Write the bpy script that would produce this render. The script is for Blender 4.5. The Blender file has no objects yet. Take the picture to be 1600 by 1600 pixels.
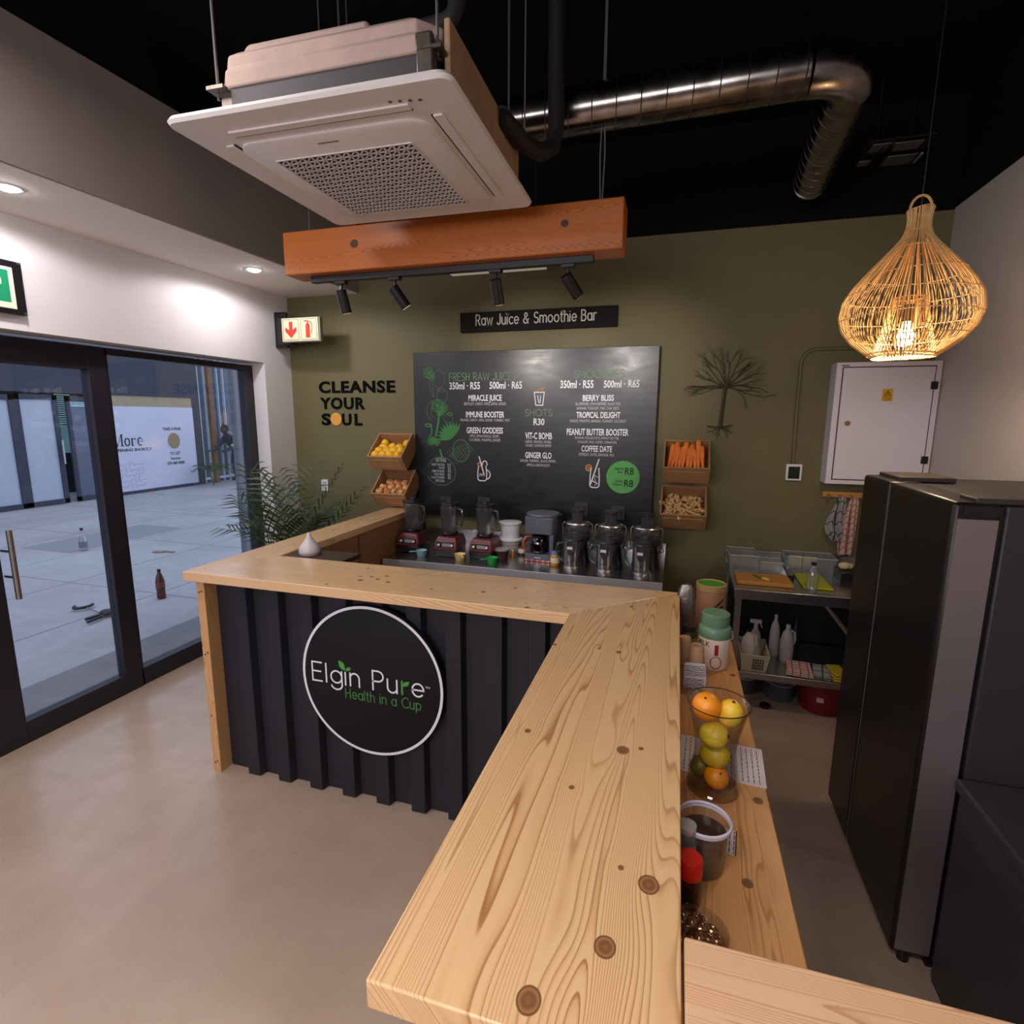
import bpy, bmesh, math, random
from mathutils import Vector, Matrix
random.seed(7)
SC = bpy.context.scene
COL = SC.collection
PI = math.pi
R = math.radians

# ---------------------------------------------------------------- camera
cam_d = bpy.data.cameras.new('camera'); cam = bpy.data.objects.new('camera', cam_d); COL.objects.link(cam)
cam_d.sensor_fit = 'HORIZONTAL'; cam_d.sensor_width = 36.0
cam_d.lens = 853.7 / 1600 * 36.0
cam_d.clip_start = 0.02; cam_d.clip_end = 200
def cam_matrix(yaw, pitch, roll, pos):
    f = Vector((math.sin(yaw)*math.cos(pitch), math.cos(yaw)*math.cos(pitch), math.sin(pitch)))
    r = Vector((math.cos(yaw), -math.sin(yaw), 0)); u = r.cross(f)
    r2 = r*math.cos(roll) + u*math.sin(roll); u2 = r2.cross(f)
    m = Matrix((r2, u2, -f)).transposed().to_4x4(); m.translation = pos
    return m
cam.matrix_world = cam_matrix(-0.2919, -0.17296, 0.0053, Vector((0, 0, 1.75)))
SC.camera = cam

# ---------------------------------------------------------------- world, exposure
w = bpy.data.worlds.new('evening_sky'); SC.world = w; w.use_nodes = True
bg = w.node_tree.nodes['Background']
bg.inputs[0].default_value = (0.60, 0.66, 0.86, 1); bg.inputs[1].default_value = 1.75
SC.view_settings.view_transform = 'Standard'; SC.view_settings.look = 'None'
SC.view_settings.exposure = 0.0; SC.view_settings.gamma = 1.0
SC.view_settings.use_curve_mapping = False
SC.cycles.use_denoising = True
SC.cycles.max_bounces = 8; SC.cycles.transparent_max_bounces = 16
SC.cycles.sample_clamp_indirect = 4.0
SC.cycles.caustics_reflective = False; SC.cycles.caustics_refractive = False

# ---------------------------------------------------------------- ceiling panel light and added fill lights
def area(name, loc, size, power, col, rot=(0, 0, 0), spread=None):
    d = bpy.data.lights.new(name, 'AREA'); d.shape = 'RECTANGLE'; d.size, d.size_y = size
    d.energy = power; d.color = col
    if spread: d.spread = spread
    o = bpy.data.objects.new(name, d); COL.objects.link(o); o.location = loc; o.rotation_euler = rot
    return o
WARM = (1.0, 0.92, 0.89)
area('led_panel_light_behind', (-0.5, -0.7, 3.1), (1.2, 0.6), 36, WARM, spread=R(120))
area('counter_fill_light', (-1.85, 0.95, 3.15), (0.6, 0.6), 19, WARM)  # unseen fill added to brighten the front board of the worktop
area('rear_fill_light', (-1.35, -2.45, 2.35), (2.6, 1.2), 76, (1.0, 0.965, 1.0), rot=(R(90), 0, 0))  # unseen fill added behind the camera, also makes the menu board glare
def spot(name, loc, target, power, col, ang, blend=0.5, size=0.02):
    d = bpy.data.lights.new(name, 'SPOT'); d.energy = power; d.color = col
    d.spot_size = R(ang); d.spot_blend = blend; d.shadow_soft_size = size
    o = bpy.data.objects.new(name, d); COL.objects.link(o); o.location = loc
    o.rotation_euler = (Vector(target) - Vector(loc)).to_track_quat('-Z', 'Y').to_euler()
    return o

# ---------------------------------------------------------------- colour + materials
def lin(v):
    v /= 255.0
    return v/12.92 if v <= 0.04045 else ((v+0.055)/1.055)**2.4
def C(r, g, b): return (lin(r), lin(g), lin(b), 1)

class Nodes:
    def __init__(self, name):
        self.m = bpy.data.materials.new(name); self.m.use_nodes = True
        self.t = self.m.node_tree; self.b = self.t.nodes['Principled BSDF']; self.out = self.t.nodes['Material Output']
    def n(self, typ, **kw):
        x = self.t.nodes.new(typ)
        for k, v in kw.items(): setattr(x, k, v)
        return x
    def put(self, sock, v):
        if hasattr(v, 'is_linked'): self.t.links.new(v, sock)
        else: sock.default_value = v
    def math(self, op, a, b=None, c=None):
        x = self.n('ShaderNodeMath', operation=op)
        self.put(x.inputs[0], a)
        if b is not None: self.put(x.inputs[1], b)
        if c is not None: self.put(x.inputs[2], c)
        return x.outputs[0]
    def comb(self, x, y, z):
        n = self.n('ShaderNodeCombineXYZ')
        for i, v in enumerate((x, y, z)): self.put(n.inputs[i], v)
        return n.outputs[0]
    def obj(self):
        tc = self.n('ShaderNodeTexCoord'); s = self.n('ShaderNodeSeparateXYZ')
        self.t.links.new(tc.outputs['Object'], s.inputs[0]); return s.outputs, tc.outputs['Object']
    def noise(self, vec, scale=5, detail=2, rough=0.5):
        x = self.n('ShaderNodeTexNoise'); self.put(x.inputs['Vector'], vec)
        x.inputs['Scale'].default_value = scale; x.inputs['Detail'].default_value = detail; x.inputs['Roughness'].default_value = rough
        return x.outputs[0]
    def ramp(self, fac, stops):
        x = self.n('ShaderNodeValToRGB'); self.put(x.inputs[0], fac)
        e = x.color_ramp.elements
        while len(e) < len(stops): e.new(0.5)
        for i, (p, c) in enumerate(stops): e[i].position = p; e[i].color = c
        return x.outputs[0]
    def mix(self, fac, a, b, mode='MIX'):
        x = self.n('ShaderNodeMix', data_type='RGBA', blend_type=mode)
        self.put(x.inputs[0], fac); self.put(x.inputs[6], a); self.put(x.inputs[7], b)
        return x.outputs[2]
    def bump(self, h, strength=0.2, dist=0.01):
        x = self.n('ShaderNodeBump'); x.inputs['Strength'].default_value = strength; x.inputs['Distance'].default_value = dist
        self.put(x.inputs['Height'], h); self.t.links.new(x.outputs[0], self.b.inputs['Normal'])

_mats = {}
def M(name, rgb, rough=0.5, metal=0.0, spec=0.5, var=0.0, vs=8.0, bump=0.0, bs=60.0, emit=0.0, trans=0.0, coat=0.0):
    """plain painted / moulded surface with a little procedural unevenness"""
    if name in _mats: return _mats[name]
    g = Nodes(name); b = g.b
    b.inputs['Roughness'].default_value = rough; b.inputs['Metallic'].default_value = metal
    b.inputs['Specular IOR Level'].default_value = spec
    b.inputs['Coat Weight'].default_value = coat
    if trans: b.inputs['Transmission Weight'].default_value = trans
    col = C(*rgb)
    s, v = g.obj()
    if var:
        f = g.noise(v, vs, 4, 0.6)
        lo = tuple(c*(1-var) for c in col[:3]) + (1,); hi = tuple(min(1, c*(1+var)) for c in col[:3]) + (1,)
        g.put(b.inputs['Base Color'], g.ramp(f, [(0.3, lo), (0.7, hi)]))
    else: b.inputs['Base Color'].default_value = col
    if bump: g.bump(g.noise(v, bs, 3), bump, 0.004)
    if emit:
        b.inputs['Emission Color'].default_value = col; b.inputs['Emission Strength'].default_value = emit
    _mats[name] = g.m
    return g.m

def glass(name, tint=(1, 1, 1), gloss=0.06, rough=0.02, haze=0.0, hazecol=(0.8, 0.8, 0.8)):
    """thin clear sheet: see-through with a fresnel sheen, optional milky share"""
    if name in _mats: return _mats[name]
    g = Nodes(name); t = g.t; t.nodes.remove(g.b)
    tr = g.n('ShaderNodeBsdfTransparent'); tr.inputs[0].default_value = (*tint, 1)
    gl = g.n('ShaderNodeBsdfGlossy'); gl.inputs['Roughness'].default_value = rough
    lw = g.n('ShaderNodeLayerWeight'); lw.inputs[0].default_value = 0.25
    f = g.math('MULTIPLY_ADD', lw.outputs['Facing'], 0.5, gloss) if gloss > 0 else 0.0
    f = g.math('MINIMUM', f, 0.75) if gloss > 0 else 0.0
    base = tr.outputs[0]
    if haze:
        df = g.n('ShaderNodeBsdfDiffuse'); df.inputs[0].default_value = (*hazecol, 1)
        mx0 = g.n('ShaderNodeMixShader'); mx0.inputs[0].default_value = haze
        t.links.new(tr.outputs[0], mx0.inputs[1]); t.links.new(df.outputs[0], mx0.inputs[2]); base = mx0.outputs[0]
    mx = g.n('ShaderNodeMixShader'); g.put(mx.inputs[0], f)
    t.links.new(base, mx.inputs[1]); t.links.new(gl.outputs[0], mx.inputs[2])
    t.links.new(mx.outputs[0], g.out.inputs[0])
    _mats[name] = g.m
    return g.m

def wood(name, light, mid, dark, axis='Y', freq=55.0, knots=(), seed=0.0, rough=0.4, warp=0.07, coat=0.0, lines=1.0, knotcol=(122, 84, 54)):
    """pine: growth lines that bend around the knots, knots as brown ovals with rings"""
    g = Nodes(name); b = g.b; s, vec = g.obj()
    if axis == 'Y': u, v, h = s[0], s[1], s[2]
    elif axis == 'X': u, v, h = s[1], s[0], s[2]
    elif axis == 'XZ': u, v, h = s[2], s[0], s[1]
    else: u, v, h = s[0], s[2], s[1]
    u2 = g.math('MULTIPLY_ADD', h, 0.8, u)
    A, S, X = (lambda a, c: g.math('ADD', a, c)), (lambda a, c: g.math('SUBTRACT', a, c)), (lambda a, c: g.math('MULTIPLY', a, c))
    n1 = g.noise(g.comb(X(u2, 4.0), X(v, 0.75), seed), 1.0, 2)
    n2 = g.noise(g.comb(X(u2, 26.0), X(v, 2.2), seed+3), 1.0, 2)
    n3 = g.noise(g.comb(X(u2, 9.0), X(v, 0.25), seed+9), 1.0, 1)
    F = A(u2, A(X(S(n1, 0.5), warp), X(S(n2, 0.5), 0.006)))
    masks = []
    for ku, kv, r in knots:
        du, dv = S(u, ku), S(v, kv)
        du2, dv2 = X(du, du), X(dv, dv)
        e = g.math('EXPONENT', X(A(X(du2, 1/(3.0*r)**2), X(dv2, 1/(5.5*r)**2)), -1.0))
        F = S(F, X(X(du, e), 0.9))
        d = g.math('SQRT', A(du2, X(dv2, 0.75)))
        d = A(d, X(S(n2, 0.5), r*0.25))
        masks.append((d, r))
    G = X(F, A(X(n3, freq*0.9), freq*0.55))
    fr = g.math('FRACT', G)
    c_l, c_m, c_d = C(*light), C(*mid), C(*dark)
    col = g.ramp(fr, [(0.0, c_l), (0.40, c_l), (0.74, c_m), (0.88, c_d), (0.94, c_d), (1.0, c_l)])
    broad = g.noise(g.comb(X(u2, 7.0), X(v, 0.6), seed+5), 1.0, 3)
    fade = g.ramp(broad, [(0.34, (0, 0, 0, 1)), (0.62, (1, 1, 1, 1))])
    col = g.mix(g.math('MULTIPLY_ADD', fade, 0.52*lines, 0.42*lines), c_l, col)
    fine = g.noise(g.comb(X(u2, 420.0), X(v, 7.0), seed), 1.0, 2)
    col = g.mix(g.ramp(fine, [(0.45, (0, 0, 0, 1)), (0.75, (0.32, 0.32, 0.32, 1))]), col, c_m)
    tone = g.noise(g.comb(X(u2, 3.0), X(v, 1.2), seed+11), 1.0, 2)
    col = g.mix(g.ramp(tone, [(0.35, (0, 0, 0, 1)), (0.75, (0.28, 0.28, 0.28, 1))]), col, c_m)
    for d, r in masks:
        q = g.math('DIVIDE', d, r)
        ring = g.ramp(q, [(0.0, C(*[k*1.12 for k in knotcol])), (0.45, C(*[k*0.95 for k in knotcol])), (0.72, C(*[min(255, k*1.3) for k in knotcol])), (0.93, C(*[k*0.6 for k in knotcol]))])
        mask = g.ramp(q, [(0.90, (1, 1, 1, 1)), (1.06, (0, 0, 0, 1))])
        col = g.mix(mask, col, ring)
    g.put(b.inputs['Base Color'], col)
    b.inputs['Roughness'].default_value = rough; b.inputs['Coat Weight'].default_value = coat; b.inputs['Coat Roughness'].default_value = 0.25
    g.bump(fr, 0.03, 0.002)
    _mats[name] = g.m
    return g.m

# ---------------------------------------------------------------- mesh builder
class MB:
    def __init__(self): self.v, self.f, self.X, self.rk = [], [], Matrix.Identity(4), 0
    def add(self, vs, fs):
        o = len(self.v); X = self.X
        self.v += [tuple(X @ Vector(p)) for p in vs]; self.f += [tuple(i+o for i in f) for f in fs]
        return self
    def at(self, loc=(0, 0, 0), rx=0, ry=0, rz=0, s=1.0):
        self.X = Matrix.Translation(loc) @ Matrix.Rotation(rz, 4, 'Z') @ Matrix.Rotation(ry, 4, 'Y') @ Matrix.Rotation(rx, 4, 'X') @ Matrix.Scale(s, 4)
        return self
    def box(self, x0, x1, y0, y1, z0, z1):
        return self.add([(x0, y0, z0), (x1, y0, z0), (x1, y1, z0), (x0, y1, z0), (x0, y0, z1), (x1, y0, z1), (x1, y1, z1), (x0, y1, z1)],
                        [(0, 3, 2, 1), (4, 5, 6, 7), (0, 1, 5, 4), (1, 2, 6, 5), (2, 3, 7, 6), (3, 0, 4, 7)])
    def loft(self, rings, closed_ends=True, wrap=False):
        n = len(rings[0]); vs = [p for r in rings for p in r]; fs = []
        m = len(rings)
        for i in range(m if wrap else m-1):
            a, b = i*n, ((i+1) % m)*n
            for j in range(n):
                k = (j+1) % n; fs.append((a+j, a+k, b+k, b+j))
        if closed_ends and not wrap:
            fs.append(tuple(range(n))[::-1]); fs.append(tuple((m-1)*n+j for j in range(n)))
        return self.add(vs, fs)
    def lathe(self, prof, c=(0, 0, 0), n=24, caps=True, sx=1.0, sy=1.0):
        rings = [[(c[0]+sx*r*math.cos(2*PI*j/n), c[1]+sy*r*math.sin(2*PI*j/n), c[2]+z) for j in range(n)] for r, z in prof]
        return self.loft(rings, caps)
    def tube(self, pts, r, n=8, closed=False, caps=True):
        P = [Vector(p) for p in pts]; m = len(P); rings = []; prev = None
        for i in range(m):
            if closed: t = P[(i+1) % m] - P[i-1]
            else: t = P[min(i+1, m-1)] - P[max(i-1, 0)]
            t = t.normalized() if t.length > 1e-9 else Vector((0, 0, 1))
            if prev is None:
                a = Vector((0, 0, 1)) if abs(t.z) < 0.9 else Vector((1, 0, 0)); nr = (a - t*a.dot(t)).normalized()
            else:
                nr = prev - t*prev.dot(t); nr = nr.normalized() if nr.length > 1e-6 else t.orthogonal().normalized()
            prev = nr; bn = t.cross(nr); rr = r[i] if isinstance(r, (list, tuple)) else r
            rings.append([tuple(P[i] + (nr*math.cos(2*PI*j/n) + bn*math.sin(2*PI*j/n))*rr) for j in range(n)])
        return self.loft(rings, caps, wrap=closed)
    def cyl(self, p, q, r, r2=None, n=20): return self.tube([p, q], [r, r if r2 is None else r2], n)
    def ball(self, c, r, sx=1, sy=1, sz=1, n=16, m=10, dent=0.0):
        rings = []
        for i in range(m+1):
            a = -PI/2 + PI*i/m; rr = max(math.cos(a), 0.001)*r; z = math.sin(a)*r
            if dent and i >= m-2: z -= dent*r*(1 - math.cos(a))
            rings.append([(c[0]+sx*rr*math.cos(2*PI*j/n), c[1]+sy*rr*math.sin(2*PI*j/n), c[2]+sz*z) for j in range(n)])
        return self.loft(rings)
    def prism(self, poly, z0, z1):
        n = len(poly); vs = [(x, y, z0) for x, y in poly] + [(x, y, z1) for x, y in poly]
        fs = [tuple(range(n))[::-1], tuple(range(n, 2*n))] + [(i, (i+1) % n, n+(i+1) % n, n+i) for i in range(n)]
        return self.add(vs, fs)
    def plate(self, poly, axis, c):          # flat polygon: axis 'x','y','z' is the normal, c the offset
        f = {'x': lambda a, b: (c, a, b), 'y': lambda a, b: (a, c, b), 'z': lambda a, b: (a, b, c)}[axis]
        return self.add([f(a, b) for a, b in poly], [tuple(range(len(poly)))])
    def ribbon(self, pts, w):                 # flat mitred stroke in the local XY plane, each stroke a hair above the last
        P = [pts[0]]
        for p in pts[1:]:
            if math.hypot(p[0]-P[-1][0], p[1]-P[-1][1]) > 1e-6: P.append(p)
        n = len(P)
        if n < 2: return self
        self.rk += 1; z = 0.00004*self.rk
        loop = math.hypot(P[0][0]-P[-1][0], P[0][1]-P[-1][1]) < 1e-5 and n > 3
        if loop: P.pop(); n -= 1
        d = [Vector((P[(i+1) % n][0]-P[i][0], P[(i+1) % n][1]-P[i][1])).normalized() for i in range(n if loop else n-1)]
        L, Rr = [], []
        for i in range(n):
            a = d[i-1] if (loop or i > 0) else d[0]; b = d[i] if (loop or i < n-1) else d[-1]
            na, nb = Vector((-a.y, a.x)), Vector((-b.y, b.x)); m = na+nb
            m = na if m.length < .2 else m.normalized(); k = w/2/max(.45, m.dot(na))
            ex = Vector((0, 0))
            if not loop and i == 0: ex = -b*w*.35
            if not loop and i == n-1: ex = a*w*.35
            L.append((P[i][0]+m.x*k+ex.x, P[i][1]+m.y*k+ex.y, z)); Rr.append((P[i][0]-m.x*k+ex.x, P[i][1]-m.y*k+ex.y, z))
        return self.add(L+Rr, [(i, (i+1) % n, n+(i+1) % n, n+i) for i in range(n if loop else n-1)])
    def build(self, name, mat, parent=None, smooth=True, bevel=0.0, sub=0, local=False, ang=38, solid=0.0, seg=2):
        off = Vector((0, 0, 0))
        if parent is not None and not local: off = OFF[parent.name]
        me = bpy.data.meshes.new(name)
        me.from_pydata([tuple(Vector(p)-off) for p in self.v], [], self.f)
        bm = bmesh.new(); bm.from_mesh(me); bmesh.ops.recalc_face_normals(bm, faces=bm.faces); bm.to_mesh(me); bm.free()
        if smooth:
            me.shade_smooth(); me.set_sharp_from_angle(angle=R(ang))
        me.materials.append(mat)
        o = bpy.data.objects.new(name, me); COL.objects.link(o)
        if parent is not None: o.parent = parent
        OFF[o.name] = off
        if solid:
            md = o.modifiers.new('thickness', 'SOLIDIFY'); md.thickness = solid; md.offset = 0
        if bevel:
            md = o.modifiers.new('bevel', 'BEVEL'); md.width = bevel; md.segments = seg; md.limit_method = 'ANGLE'; md.angle_limit = R(40)
        if sub:
            md = o.modifiers.new('sub', 'SUBSURF'); md.levels = sub; md.render_levels = sub
        return o
OFF = {}
def thing(name, label, cat, loc=(0, 0, 0), rot=(0, 0, 0), group=None):
    o = bpy.data.objects.new(name, None); COL.objects.link(o); o.location = loc; o.rotation_euler = rot
    o.empty_display_size = 0.05
    o['label'] = label; o['category'] = cat
    if group: o['group'] = group
    OFF[o.name] = Vector(loc)
    return o
def tag(o, label, cat, group=None):
    o['label'] = label; o['category'] = cat
    if group: o['group'] = group
    return o
def struct(o): o['kind'] = 'structure'; return o
def dup(root, loc, rot=None, label=None):
    r = root.copy(); COL.objects.link(r); r.location = loc
    if rot is not None: r.rotation_euler = rot
    if label: r['label'] = label
    for ch in root.children:
        c = ch.copy(); COL.objects.link(c); c.parent = r
        for g in ch.children:
            d = g.copy(); COL.objects.link(d); d.parent = c
    return r
def box(*a): return MB().box(*a)

# ---------------------------------------------------------------- lettering
def text_mesh(s, w=None, h=None, offset=0.0, align='C', space=1.0):
    """outline letters of the built-in face, scaled to width w and cap height h, in the XY plane; returns verts, faces"""
    cu = bpy.data.curves.new('t', 'FONT'); cu.body = s; cu.size = 1.0; cu.offset = offset; cu.resolution_u = 3; cu.space_character = space
    ob = bpy.data.objects.new('t', cu); COL.objects.link(ob)
    bpy.context.view_layer.update()
    me = bpy.data.meshes.new_from_object(ob.evaluated_get(bpy.context.evaluated_depsgraph_get()))
    vs = [tuple(v.co) for v in me.vertices]; fs = [tuple(p.vertices) for p in me.polygons]
    bpy.data.objects.remove(ob); bpy.data.curves.remove(cu); bpy.data.meshes.remove(me)
    x0 = min(v[0] for v in vs); x1 = max(v[0] for v in vs)
    cap = 0.729 - 0.0
    sx = w/(x1-x0) if w else (h/cap); sy = (h/cap) if h else sx
    ox = {'C': (x0+x1)/2, 'L': x0, 'R': x1}[align]
    return [((v[0]-ox)*sx, v[1]*sy, 0) for v in vs], fs
def arc(cx, cy, rx, ry, a0, a1, n=12):
    return [(cx+rx*math.cos(R(a0+(a1-a0)*i/n)), cy+ry*math.sin(R(a0+(a1-a0)*i/n))) for i in range(n+1)]
G = {  # monoline letters: advance, strokes
 'E': (.60, [[(.48, 0), (0, 0), (0, 1), (.48, 1)], [(0, .52), (.42, .52)]]),
 'l': (.14, [[(0, 0), (0, 1)]]),
 'g': (.62, [arc(.27, .36, .27, .32, 0, 360, 20), [(.54, .68), (.54, -.06)]+arc(.27, -.06, .27, .25, 0, -165)]),
 'i': (.14, [[(0, 0), (0, .68)], [(0, .90), (0, .92)]]),
 'I': (.14, [[(0, 0), (0, 1)]]),
 'n': (.56, [[(0, 0), (0, .68)], [(0, .4)]+arc(.22, .42, .22, .26, 180, 0)+[(.44, 0)]]),
 'm': (.92, [[(0, 0), (0, .68)], arc(.2, .44, .2, .24, 180, 0)+[(.4, 0)], arc(.6, .44, .2, .24, 180, 0)+[(.8, 0)]]),
 'h': (.56, [[(0, 0), (0, 1)], arc(.22, .42, .22, .26, 180, 0)+[(.44, 0)]]),
 'P': (.60, [[(0, 0), (0, 1), (.25, 1)]+arc(.25, .73, .25, .27, 90, -90)+[(0, .46)]]),
 'R': (.64, [[(0, 0), (0, 1), (.25, 1)]+arc(.25, .74, .25, .26, 90, -90)+[(0, .48)], [(.25, .48), (.52, 0)]]),
 'B': (.62, [[(0, 0), (0, 1), (.25, 1)]+arc(.25, .77, .2, .23, 90, -90)+[(0, .54)], [(.25, .54)]+arc(.27, .27, .23, .27, 90, -90)+[(0, 0)]]),
 'u': (.58, [[(0, .68), (0, .24)]+arc(.22, .24, .22, .24, 180, 360)+[(.44, .68)], [(.44, .3), (.44, 0)]]),
 'r': (.36, [[(0, 0), (0, .68)], arc(.24, .42, .24, .26, 180, 80)]),
 'e': (.62, [[(.01, .34)]+[(.52, .34)]+arc(.27, .34, .26, .33, 0, 318, 18)]),
 'H': (.68, [[(0, 0), (0, 1)], [(.54, 0), (.54, 1)], [(0, .52), (.54, .52)]]),
 'a': (.62, [arc(.25, .34, .25, .33, 0, 360, 18), [(.5, .68), (.5, 0)]]),
 't': (.36, [[(.1, .95), (.1, .12)]+arc(.2, .12, .1, .12, 180, 270, 5)+[(.26, 0)], [(-.03, .68), (.26, .68)]]),
 'C': (.78, [arc(.42, .5, .42, .5, 48, 312, 22)]),
 'p': (.62, [arc(.25, .34, .25, .33, 0, 360, 18), [(0, .68), (0, -.3)]]),
 'w': (.80, [[(0, .68), (.18, 0), (.35, .62), (.52, 0), (.70, .68)]]),
 'J': (.50, [[(.36, 1), (.36, .22)]+arc(.17, .22, .19, .22, 0, -170)]),
 'c': (.56, [arc(.28, .34, .27, .33, 48, 312, 16)]),
 'o': (.66, [arc(.27, .34, .27, .33, 0, 360, 20)]),
 'O': (1.0, [arc(.46, .5, .46, .5, 0, 360, 26)]),
 'S': (.62, [arc(.26, .75, .23, .25, 35, 255, 14)+arc(.26, .25, .25, .25, 80, -150, 14)]),
 '&': (.80, [[(.62, 0), (.2, .62)]+arc(.31, .80, .16, .18, 200, -30, 12)+[(.2, .45)]+arc(.27, .24, .25, .24, 120, 330, 14)+[(.62, .42)]]),
 'F': (.56, [[(0, 0), (0, 1), (.46, 1)], [(0, .52), (.40, .52)]]),
 'A': (.78, [[(0, 0), (.34, 1), (.68, 0)], [(.12, .34), (.56, .34)]]),
 'W': (1.06, [[(0, 1), (.24, 0), (.48, .95), (.72, 0), (.96, 1)]]),
 'U': (.68, [[(0, 1), (0, .28)]+arc(.27, .28, .27, .28, 180, 360)+[(.54, 1)]]),
 'M': (.84, [[(0, 0), (0, 1), (.36, .3), (.72, 1), (.72, 0)]]),
 'T': (.60, [[(.25, 0), (.25, 1)], [(-.04, 1), (.54, 1)]]),
 ' ': (.34, []),
}
def mono_width(s): return sum(G[c][0] for c in s) + .1*(len(s)-1) - .1
def mono(mb, s, x, y, w, h, stroke, only=None, nodot=()):
    """strokes of s from left x, baseline y, total width w, cap height h"""
    sx = w/mono_width(s); cx = x; sy = h
    for i, ch in enumerate(s):
        adv, strokes = G[ch]
        if only is None or i in only:
            for k, st in enumerate(strokes):
                if ch == 'i' and k == 1 and i in nodot: continue
                mb.ribbon([(cx+px*sx, y+py*sy) for px, py in st], stroke)
        cx += (adv+.1)*sx
    return mb
def words(s):
    out, cur = [], []
    for i, c in enumerate(s):
        if c == ' ': out.append(cur); cur = []
        else: cur.append(i)
    return out+[cur]
def mono_x(s, i, x, w): return x + sum(G[c][0]+.1 for c in s[:i])*w/mono_width(s)
FACE_BACK = Matrix.Rotation(R(90), 4, 'X')      # XY plane -> XZ plane facing -Y
def wallX(loc): return Matrix.Translation(loc) @ FACE_BACK

# ================================================================ materials
m_olive = M('olive_paint', (106, 98, 64), 0.62, var=0.05, vs=3, bump=0.06, bs=90)
m_black = M('black_ceiling_paint', (13, 12, 14), 0.9, spec=0.15)
m_white = M('white_wall_paint', (222, 216, 217), 0.75, var=0.02, vs=2, bump=0.04)
m_right = M('pale_grey_wall_paint', (190, 182, 180), 0.75, var=0.03, vs=2, bump=0.04)
m_taupe = M('taupe_bulkhead_side', (148, 136, 134), 0.8, var=0.05, vs=2.5)
m_alu = M('charcoal_aluminium', (34, 32, 42), 0.42, spec=0.45, var=0.08)
m_steel = M('stainless_steel', (200, 200, 204), 0.27, metal=1.0, var=0.08, vs=20)
m_brush = M('brushed_steel', (190, 188, 186), 0.32, metal=1.0, var=0.06, vs=30)
m_blackm = M('black_metal', (22, 21, 24), 0.45, var=0.1)
m_blackp = M('black_plastic', (20, 19, 22), 0.35)
m_dark = M('charcoal_plastic', (48, 47, 52), 0.4)
m_whitep = M('white_plastic', (225, 224, 226), 0.35)
m_glass = glass('window_glass', (0.93, 0.96, 0.97), 0.025, 0.01)
m_clear = glass('clear_glass', (0.96, 0.97, 0.97), 0.10, 0.03)
m_smoke = glass('smoky_jug_plastic', (0.55, 0.55, 0.57), 0.10, 0.08, 0.22, (0.20, 0.20, 0.22))
m_plastic = glass('clear_plastic', (0.90, 0.92, 0.92), 0.10, 0.08, 0.13, (0.62, 0.66, 0.68))
m_milky = glass('milky_plastic', (0.75, 0.72, 0.73), 0.06, 0.2, 0.50, (0.72, 0.68, 0.68))

def concrete(name, base, v1, v2, rough, spec=0.5, streak=True):
    g = Nodes(name); s, v = g.obj()
    a = g.noise(v, 0.9, 5, 0.62); b2 = g.noise(v, 7.0, 5, 0.65); c2 = g.noise(v, 70.0, 3, 0.6)
    col = g.ramp(a, [(0.28, C(*v1)), (0.52, C(*base)), (0.75, C(*v2))])
    col = g.mix(g.ramp(b2, [(0.35, (0, 0, 0, 1)), (0.8, (0.4, 0.4, 0.4, 1))]), col, C(*v1))
    col = g.mix(g.ramp(c2, [(0.66, (0, 0, 0, 1)), (0.82, (0.2, 0.2, 0.2, 1))]), col, C(*[min(255, x*1.25) for x in v2]))
    g.put(g.b.inputs['Base Color'], col)
    rr = g.ramp(b2, [(0.3, (rough*0.8,)*3+(1,)), (0.7, (min(1, rough*1.35),)*3+(1,))])
    g.put(g.b.inputs['Roughness'], rr); g.b.inputs['Specular IOR Level'].default_value = spec
    g.bump(b2, 0.03, 0.006)
    return g.m
m_floor = concrete('polished_concrete', (176, 152, 134), (158, 134, 118), (192, 170, 152), 0.24, 0.5)
m_court = concrete('courtyard_paving', (172, 172, 176), (156, 156, 162), (184, 184, 188), 0.7, 0.3)
m_court_d = concrete('dark_threshold_paving', (128, 130, 136), (112, 114, 120), (140, 142, 148), 0.7, 0.3)
m_fascia = M('dark_render', (62, 64, 78), 0.8, var=0.08)
m_pier = M('grey_render', (112, 122, 134), 0.8, var=0.05, vs=2)

# ================================================================ the room
struct(box(-3.30, 1.46, -2.6, 4.0, -0.06, 0.0).build('floor', m_floor, smooth=False))
struct(box(-3.4, 1.6, -2.7, 4.15, 3.55, 3.65).build('ceiling', m_black, smooth=False))
struct(box(-3.4, 1.6, 4.0, 4.15, -0.06, 2.941).build('wall_back', m_olive, smooth=False))
struct(box(-3.4, 1.6, 4.0, 4.15, 2.941, 3.55).build('trim_1', m_black, smooth=False))      # black band above the olive paint
wl = MB().box(-3.40, -3.15, -2.6, 4.0, 2.157, 3.55).box(-3.40, -3.15, 3.687, 4.0, -0.06, 2.157).box(-3.40, -3.15, -2.6, -0.25, -0.06, 2.157)
struct(wl.build('wall_left', m_white, smooth=False))
struct(box(1.46, 1.6, -2.6, 4.0, -0.06, 2.95).build('wall_right', m_right, smooth=False))
struct(box(1.46, 1.6, -2.6, 4.0, 2.95, 3.55).build('trim_2', m_black, smooth=False))
struct(box(-3.4, 1.6, -2.75, -2.6, -0.06, 3.55).build('wall_front', M('rear_wall_paint', (120, 108, 98), 0.8), smooth=False))
struct(MB().prism([(-3.149, -2.6), (-2.66, -2.6), (-2.485, 3.999), (-3.149, 3.999)], 2.70, 3.259).build('trim_3', M('white_soffit_paint', (247, 242, 241), 0.75), smooth=False))     # dropped soffit
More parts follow.
